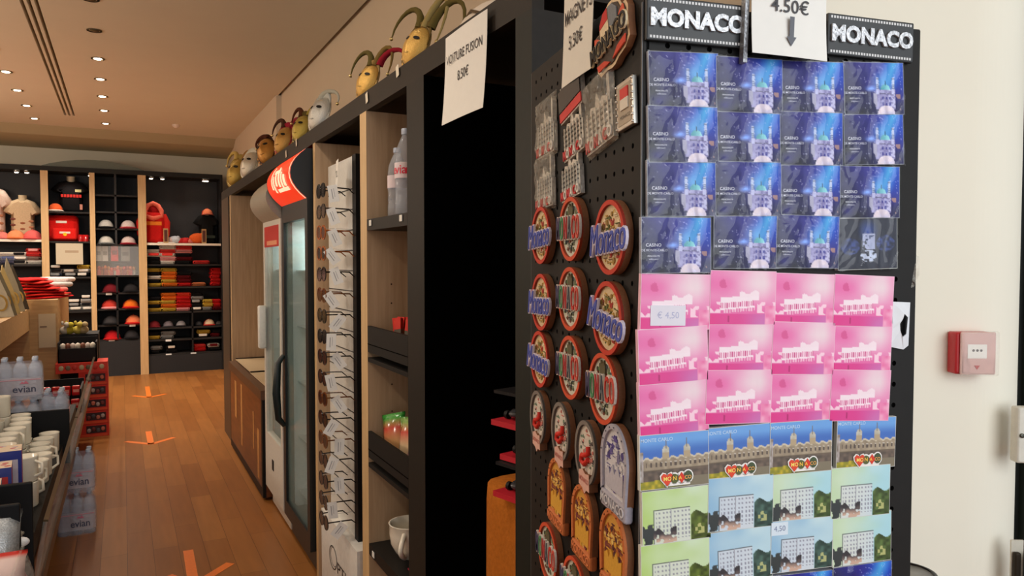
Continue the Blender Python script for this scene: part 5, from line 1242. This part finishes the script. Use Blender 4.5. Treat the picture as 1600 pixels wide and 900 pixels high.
# ---------- wooden magnets on the side
WDE = C(128, 84, 56)
def bits(m, rx, ry, z, n, pal, seed, s0=.003, s1=.007, avoid=None):
    rnd = random.Random(seed)
    for k in range(n):
        a = rnd.uniform(0, 2*PI); q = math.sqrt(rnd.random())*.86; x, y = rx*q*math.cos(a), ry*q*math.sin(a)
        if avoid and avoid(x, y): continue
        s_ = rnd.uniform(s0, s1); c_ = rnd.choice(pal); t_ = rnd.random(); h = .0004+.0010*rnd.random()
        if t_ < .35: m.prism(circ(s_*.5, 8, rx=s_*.45, cx=x, cy=y), z, z+h, 'laser', c_)
        elif t_ < .7: m.prism([(x-s_*.5, y-s_*.3), (x+s_*.5, y-s_*.3), (x+s_*.5, y+s_*.2), (x+s_*.2, y+s_*.2), (x+s_*.2, y+s_*.6), (x-s_*.1, y+s_*.6), (x-s_*.1, y+s_*.2), (x-s_*.5, y+s_*.2)], z, z+h, 'laser', c_)
        else: m.prism([(x-s_*.8, y-.0007), (x+s_*.8, y-.0004), (x+s_*.8, y+.0007), (x-s_*.8, y+.0006)], z, z+h, 'laser', c_)
def mag(name, label, u, v, M2=None, group=None, off=.0):
    x, y = sf(u, v, .006); return thing(name, label, 'magnet', Ms @ T(x, y, .001) @ (M2 or T()), group)
R0 = .0425
def round_base(t, rim, inner, pal, seed, rx=R0, ry=R0, dens=46):
    MB().prism(circ(ry, 40, rx=rx), 0, .008, 'laser', inner, side=WDE).build('wooden_disc', t)
    MB().ring(rx, ry, .0055, .008, .0115, 'laser', rim, side=tuple(c*.55 for c in rim[:3])+(1,), n=44).build('rim', t)
    m = MB(); bits(m, rx-.007, ry-.007, .008, dens, pal, seed); m.build('carved_scene', t)
def proto_script():
    t = thing('round_magnet', 'x', 'magnet', T(0, 0, -5))
    round_base(t, C(196, 62, 44), C(214, 190, 150), [C(190, 150, 70), C(150, 120, 60), C(96, 100, 50), C(170, 60, 50), C(226, 206, 170), C(120, 84, 60)], 4, dens=130)
    m = MB()
    m.text('Monaco', .050, C(214, 206, 222), T(0, -.002, .0128) @ Rz(.06), mat='laser', extrude=.0016, shear=.28, offset=.035, xs=.66, sp=.95)
    m.text('Monaco', .050, C(80, 92, 176), T(0, -.002, .0150) @ Rz(.06), mat='laser', extrude=.0006, shear=.28, offset=.0, xs=.66, sp=.95)
    m.build('script_letters', t); return t
def proto_block():
    t = thing('round_magnet', 'x', 'magnet', T(0, 0, -5))
    round_base(t, C(206, 80, 48), C(206, 206, 190), [C(60, 60, 44), C(110, 116, 90), C(120, 60, 44), C(150, 150, 140), C(96, 130, 80), C(60, 70, 80)], 9, dens=120)
    MB().prism([(-.008, .017), (.008, .017), (.009, .030), (.006, .027), (.005, .034), (.0, .029), (-.005, .034), (-.006, .027), (-.009, .030)], .008, .0105, 'laser', C(92, 84, 60)).build('crown', t)
    m = MB(); cols = [C(84, 80, 110), C(80, 140, 96), C(190, 70, 70), C(90, 96, 104), C(196, 60, 50), C(206, 84, 70)]
    for k, ch in enumerate('MONACO'):
        x = -.037+k*.0148
        m.text(ch, .043, C(226, 216, 206), T(x, 0, .0125), mat='laser', extrude=.0015, offset=.04, xs=.42); m.text(ch, .043, cols[k], T(x, 0, .0148), mat='laser', extrude=.0007, offset=.004, xs=.40)
    m.build('block_letters', t); return t
def proto_grey():
    t = thing('oval_magnet', 'x', 'magnet', T(0, 0, -5))
    round_base(t, C(120, 112, 106), C(206, 196, 184), [C(160, 150, 140), C(70, 66, 66), C(196, 120, 110), C(224, 214, 204), C(110, 130, 110)], 14, rx=.036, ry=.041, dens=42)
    MB().tube([(.008, .010, .010), (.010, .002, .0105), (.0, -.003, .0105), (-.012, -.006, .0105), (-.014, -.014, .0105), (-.004, -.016, .0105), (.010, -.006, .0105)], .0033, 'laser', C(206, 50, 40), n=6).build('red_track', t)
    m = MB(); m.prism([(-.018, -.044), (-.018, -.026), (-.006, -.022), (.004, -.026), (.016, -.024), (.018, -.046), (.008, -.046), (.002, -.052), (-.006, -.046)], 0, .012, 'laser', C(214, 170, 156), side=WDE); m.text('MONACO', .0085, C(190, 110, 100), T(0, -.035, .0123), mat='laser', offset=.02, xs=.8); m.build('name_plate', t)
    return t
def proto_arch(rim, inner, pal, textc, seed):
    t = thing('arch_magnet', 'x', 'magnet', T(0, 0, -5))
    poly = [(.033, -.034)]+[(.036*math.cos(a), .006+.042*math.sin(a)) for a in [PI*k/20 for k in range(21)]]+[(-.033, -.034)]
    MB().prism(poly, 0, .008, 'laser', inner, side=WDE).build('wooden_arch', t)
    m = MB(); ip = [(x*.84, .002+(y-.002)*.87) for x, y in poly]; n = len(poly)
    m.add([(x, y, .0110) for x, y in poly]+[(x, y, .0110) for x, y in ip]+[(x, y, .008) for x, y in ip]+[(x, y, .008) for x, y in poly], [(j, (j+1), n+(j+1), n+j) for j in range(n-1)]+[(n+j, n+j+1, 2*n+j+1, 2*n+j) for j in range(n-1)]+[(3*n+j, 3*n+j+1, j+1, j) for j in range(n-1)], 'laser', rim)
    for k in range(9):
        a = PI*(k+.5)/9; m.ball((.033*math.cos(a), .006+.0385*math.sin(a), .0112), .0012, mat='laser', col=tuple(c*.4 for c in rim[:3])+(1,), n=6, k=3)
    m.build('rim', t)
    m = MB(); bits(m, .030, .038, .008, 110, pal, seed, .004, .009); m.prism([(-.022, -.026), (-.022, -.008), (-.015, -.003), (-.010, -.010), (-.004, .002), (.002, -.008), (.010, .004), (.016, -.006), (.024, -.002), (.024, -.026)], .008, .0100, 'laser', pal[0]); m.build('carved_scene', t)
    m = MB(); m.bbox(-.034, .034, -.052, -.032, 0, .011, .003, 'laser', rim, smooth=False); m.box(-.029, .029, -.048, -.036, .011, .0112, 'laser', tuple(c*.5 for c in rim[:3])+(1,)); m.text('MONACO', .0150, textc, T(0, -.042, .0116), mat='laser', extrude=.0004, offset=.012, xs=.92); m.build('name_plate', t)
    return t
PS = proto_script(); PB = proto_block(); PG = proto_grey()
PO = proto_arch(C(196, 112, 62), C(206, 150, 66), [C(214, 160, 60), C(120, 60, 60), C(190, 110, 50), C(226, 190, 110), C(150, 90, 50), C(90, 50, 50)], C(220, 130, 80), 21)
PV = proto_arch(C(170, 166, 178), C(206, 204, 210), [C(186, 184, 196), C(80, 70, 130), C(96, 84, 150), C(214, 212, 216), C(120, 116, 150)], C(206, 204, 210), 25)
for o in (PS, PB, PG, PO, PV): kids(o)
seen = set()
def putmag(proto, u, v, label, group, rot=0, sc=1.0):
    x, y = sf(u, v, .006); M = Ms @ T(x, y, .001) @ Rz(rot) @ Sc(sc, sc, 1)
    if proto.name not in seen: seen.add(proto.name); proto.matrix_world = M; proto['label'] = label; proto['group'] = group
    else: place_copy(proto, M, label, group=group)
g1, g2, g3, g4 = 'round magnets with blue script', 'round magnets with block letters', 'grey oval magnets', 'orange arch magnets'
putmag(PS, 850, 368, 'top round magnet with blue script in the far column of the rack side', g1)
putmag(PS, 850, 472, 'middle round magnet with blue script in the far column', g1, -.03)
putmag(PS, 848, 561, 'lowest round magnet with blue script in the far column', g1, -.10)
putmag(PS, 959, 371, 'upper round magnet with blue script nearest the rack corner', g1, .02, 1.02)
putmag(PS, 955, 497, 'tilted lower round magnet with blue script nearest the rack corner', g1, -.20, 1.02)
putmag(PB, 897, 358, 'top round magnet with block letters in the middle column', g2)
putmag(PB, 896, 467, 'second round magnet with block letters in the middle column', g2)
putmag(PB, 896, 574, 'third round magnet with block letters in the middle column', g2, .03)
putmag(PB, 948, 607, 'round magnet with block letters just below the tilted script magnet', g2, .05, 1.0)
putmag(PB, 861, 862, 'block letter round magnet at the bottom left of the rack side', g2)
putmag(PB, 903, 920, 'block letter round magnet cut by the bottom edge', g2)
putmag(PG, 845, 652, 'leftmost grey oval magnet with red track', g3, -.02)
putmag(PG, 881, 674, 'middle grey oval magnet with red track', g3, -.03)
putmag(PG, 921, 707, 'rightmost grey oval magnet with red track', g3, -.03)
putmag(PV, 965, 730, 'lilac and grey arch magnet with Monaco name plate', 'lilac arch magnets', -.05, 1.05)
putmag(PO, 874, 768, 'upper orange arch magnet on the rack side', g4, -.06)
putmag(PO, 914, 815, 'middle orange arch magnet on the rack side', g4, -.04)
putmag(PO, 963, 862, 'lowest orange arch magnet nearest the rack corner', g4, -.02, 1.05)
# crest magnet
t = mag('crest_magnet', 'large shield shaped Monaco magnet with flag at the top of the side', 959, 56, Rz(.22) @ Sc(.93, .93, 1))
out = [(-.048, -.006), (-.052, .012), (-.047, .021), (-.036, .020), (-.030, .033), (-.012, .041), (.0, .044), (.014, .042), (.030, .034), (.037, .021), (.047, .022), (.052, .012), (.050, -.008), (.050, -.026), (.036, -.034), (.016, -.036), (.004, -.040), (-.006, -.040), (-.020, -.036), (-.040, -.036), (-.050, -.026)]
out = list(reversed(out))
MB().prism(out, 0, .008, 'laser', C(222, 196, 160), side=WDE).build('wooden_shield', t)
MB().prism([(x*.9, y*.88) for x, y in out], .008, .0095, 'laser', C(70, 56, 46)).build('dark_inlay', t)
m = MB().prism(list(reversed([(-.026, .008), (-.026, .024), (-.012, .035), (0, .037), (0, .008)])), .0095, .011, 'laser', C(226, 206, 170)).prism(list(reversed([(-.026, .020), (-.025, .026), (-.012, .036), (0, .037), (0, .022)])), .011, .0114, 'laser', C(196, 40, 34))
m.prism(list(reversed([(.002, .008), (.002, .037), (.014, .035), (.026, .024), (.026, .008)])), .0095, .011, 'laser', C(120, 124, 130)); m.build('flag_scene', t)
for s_ in (-1, 1):
    m = MB(); m.prism([(s_*.004, -.033), (s_*.040, -.030), (s_*.044, -.021), (s_*.020, -.024)][::s_], .0095, .0112, 'laser', C(206, 70, 44)); m.build('red_scroll', t); m = MB(); m.prism([(s_*.030, .010), (s_*.046, .008), (s_*.044, .017), (s_*.036, .014)][::s_], .0095, .0112, 'laser', C(214, 90, 60)); m.build('red_scroll', t)
m = MB(); m.text('MONACO', .0285, C(214, 196, 160), T(0, -.006, .0125), mat='laser', extrude=.0012, offset=.05, xs=.86, sp=1.0); m.text('MONACO', .0285, C(40, 34, 30), T(0, -.006, .0143), mat='laser', extrude=.0006, offset=.010, xs=.86, sp=1.0); m.build('crest_letters', t)
# metal skyline magnets
def skyline(label, u, v, s_=1.0, wrap=False, rot=.0, red_strip=False):
    t = mag('skyline_magnet', label, u, v, Rz(rot) @ Sc(s_, s_, 1), 'metal skyline magnets')
    poly = [(-.030, -.026), (.030, -.026), (.030, .006), (.027, .006), (.027, .030), (.022, .036), (.021, .012), (.010, .016), (.006, .012), (-.002, .024), (-.006, .012), (-.016, .014), (-.020, .006), (-.028, .008)]
    MB().prism(poly, 0, .006, 'foil', C(200, 196, 186), side=C(206, 200, 190)).build('plate', t)
    m = MB()
    for k in range(4): m.box(-.027, .026, -.010+k*.005, -.0085+k*.005, .006, .0072, 'metal', C(90, 88, 84))
    for x in (-.022, -.012, -.003, .006, .015, .024): m.box(x-.001, x+.001, -.014, .010, .006, .008, 'metal', C(222, 220, 214))
    m.build('relief', t)
    m = MB()
    if red_strip: m.box(-.03, .03, -.024, -.015, .006, .0075, 'satin', C(206, 36, 36)); m.box(-.03, .03, -.014, .008, .0072, .0082, 'satin', C(54, 50, 48))
    else:
        for k, ch in enumerate('MONACO'): m.text(ch, .0135, C(200, 40, 44) if k % 2 == 0 else C(220, 214, 206), T(-.0245+k*.0098, -.020, .0078), mat='satin', extrude=.0008, offset=.035, xs=.85)
    m.build('name_letters', t)
    if wrap:
        m = MB(); vs = []; n = 12
        for j in range(n+1):
            for i in range(n+1):
                a, b = i/n-.5, j/n-.5; ed = min(1, min(.5-abs(a), .5-abs(b))*8)
                vs.append((a*.064, b*.070+.006, .002+ed*(.010+.005*(vn(i*.9+u, j*.9, 3)-.5))))
        w = n+1; m.add(vs, [(j*w+i, j*w+i+1, (j+1)*w+i+1, (j+1)*w+i) for j in range(n) for i in range(n)], 'crinkle', WHITE, smooth=False); m.build('plastic_bag', t)
skyline('skyline magnet with a red strip below the magnets sign', 891, 140, 1.35, rot=.20, red_strip=True)
skyline('bagged skyline magnet at the far edge, upper row', 853, 207, 1.3, wrap=True, rot=.05)
skyline('bare skyline magnet in the upper row between two bagged ones', 896, 206, 1.25, rot=.15)
skyline('largest bagged skyline magnet beside the silver stamp magnet', 936, 184, 1.4, wrap=True, rot=.16)
skyline('bagged skyline magnet at the far edge, lower row', 851, 291, 1.25, wrap=True, rot=.05)
skyline('bare skyline magnet in the lower row', 892, 274, 1.2, rot=.12)
t = mag('stamp_magnet', 'silver stamp shaped magnet with small red flag', 977, 163, Rz(.08))
MB().bbox(-.022, .022, -.027, .027, 0, .006, .001, 'metal', C(206, 202, 194), smooth=False).build('plate', t)
m = MB().box(-.017, .017, -.022, .022, .006, .0065, 'satin', C(170, 156, 136)).box(-.008, .012, .006, .018, .0065, .008, 'satin', C(206, 36, 32)).box(-.008, .012, -.006, .006, .0065, .008, 'satin', C(222, 214, 200)); m.text('MONACO', .006, C(90, 84, 76), T(.002, -.014, .0068))
m.build('flag_relief', t)
for s_ in (-1, 1):
    m = MB()
    for k in range(7): m.ball((s_*.0205, -.024+.008*k, .0062), .0018, mat='metal', col=C(226, 222, 214), n=6, k=4)
    m.build('perforated_edge', t)
# plastic hanger bits at the right edge
x, y = ff(1424, 424, .002)
m = MB(); m.M = Mf @ T(x+.004, y, -.004)
m.add([(0, .022, 0), (.010, .018, .003), (.006, -.004, .008), (.001, -.026, .002), (-.002, -.02, .004)], [(0, 4, 2, 1), (4, 3, 2)], 'crinkle', WHITE)
tag(m.build('plastic_flap'), 'clear torn plastic flap at the right edge of the rack', 'plastic flap')
x, y = ff(1405, 511, .006)
m = MB(); m.M = Mf @ T(x, y, .004) @ Rz(-.05)
o_ = [(-.010, .030), (.016, .030), (.017, -.022), (.010, -.027), (-.011, -.024), (-.013, -.006), (-.008, .002)]; i_ = [(.006, .016), (.011, .012), (.010, -.008), (.005, -.012), (.001, -.004), (.0, .004), (.004, .010)]
m.add([(a, b, .0) for a, b in o_]+[(a, b, .003) for a, b in i_], [(j, 7+j, 7+(j+1) % 7, (j+1) % 7) for j in range(7)], 'satin', C(222, 224, 228))
m.add([(a, b, -.001) for a, b in o_]+[(a, b, .002) for a, b in i_], [(j, (j+1) % 7, 7+(j+1) % 7, 7+j) for j in range(7)], 'satin', C(210, 212, 216))
tag(m.build('plastic_hanger'), 'white plastic hanger tab with a hole at the right edge of the pink cards', 'hanger tab')
x, y = ff(1413, 700, .0)
tag(MB().box(-.002, .004, -.03, .03, -.004, .004, 'satin', C(20, 20, 20)).build('side_clip', None, Mf @ T(WF+.002, y, -.02)), 'small black clip on the right edge of the rack', 'clip')
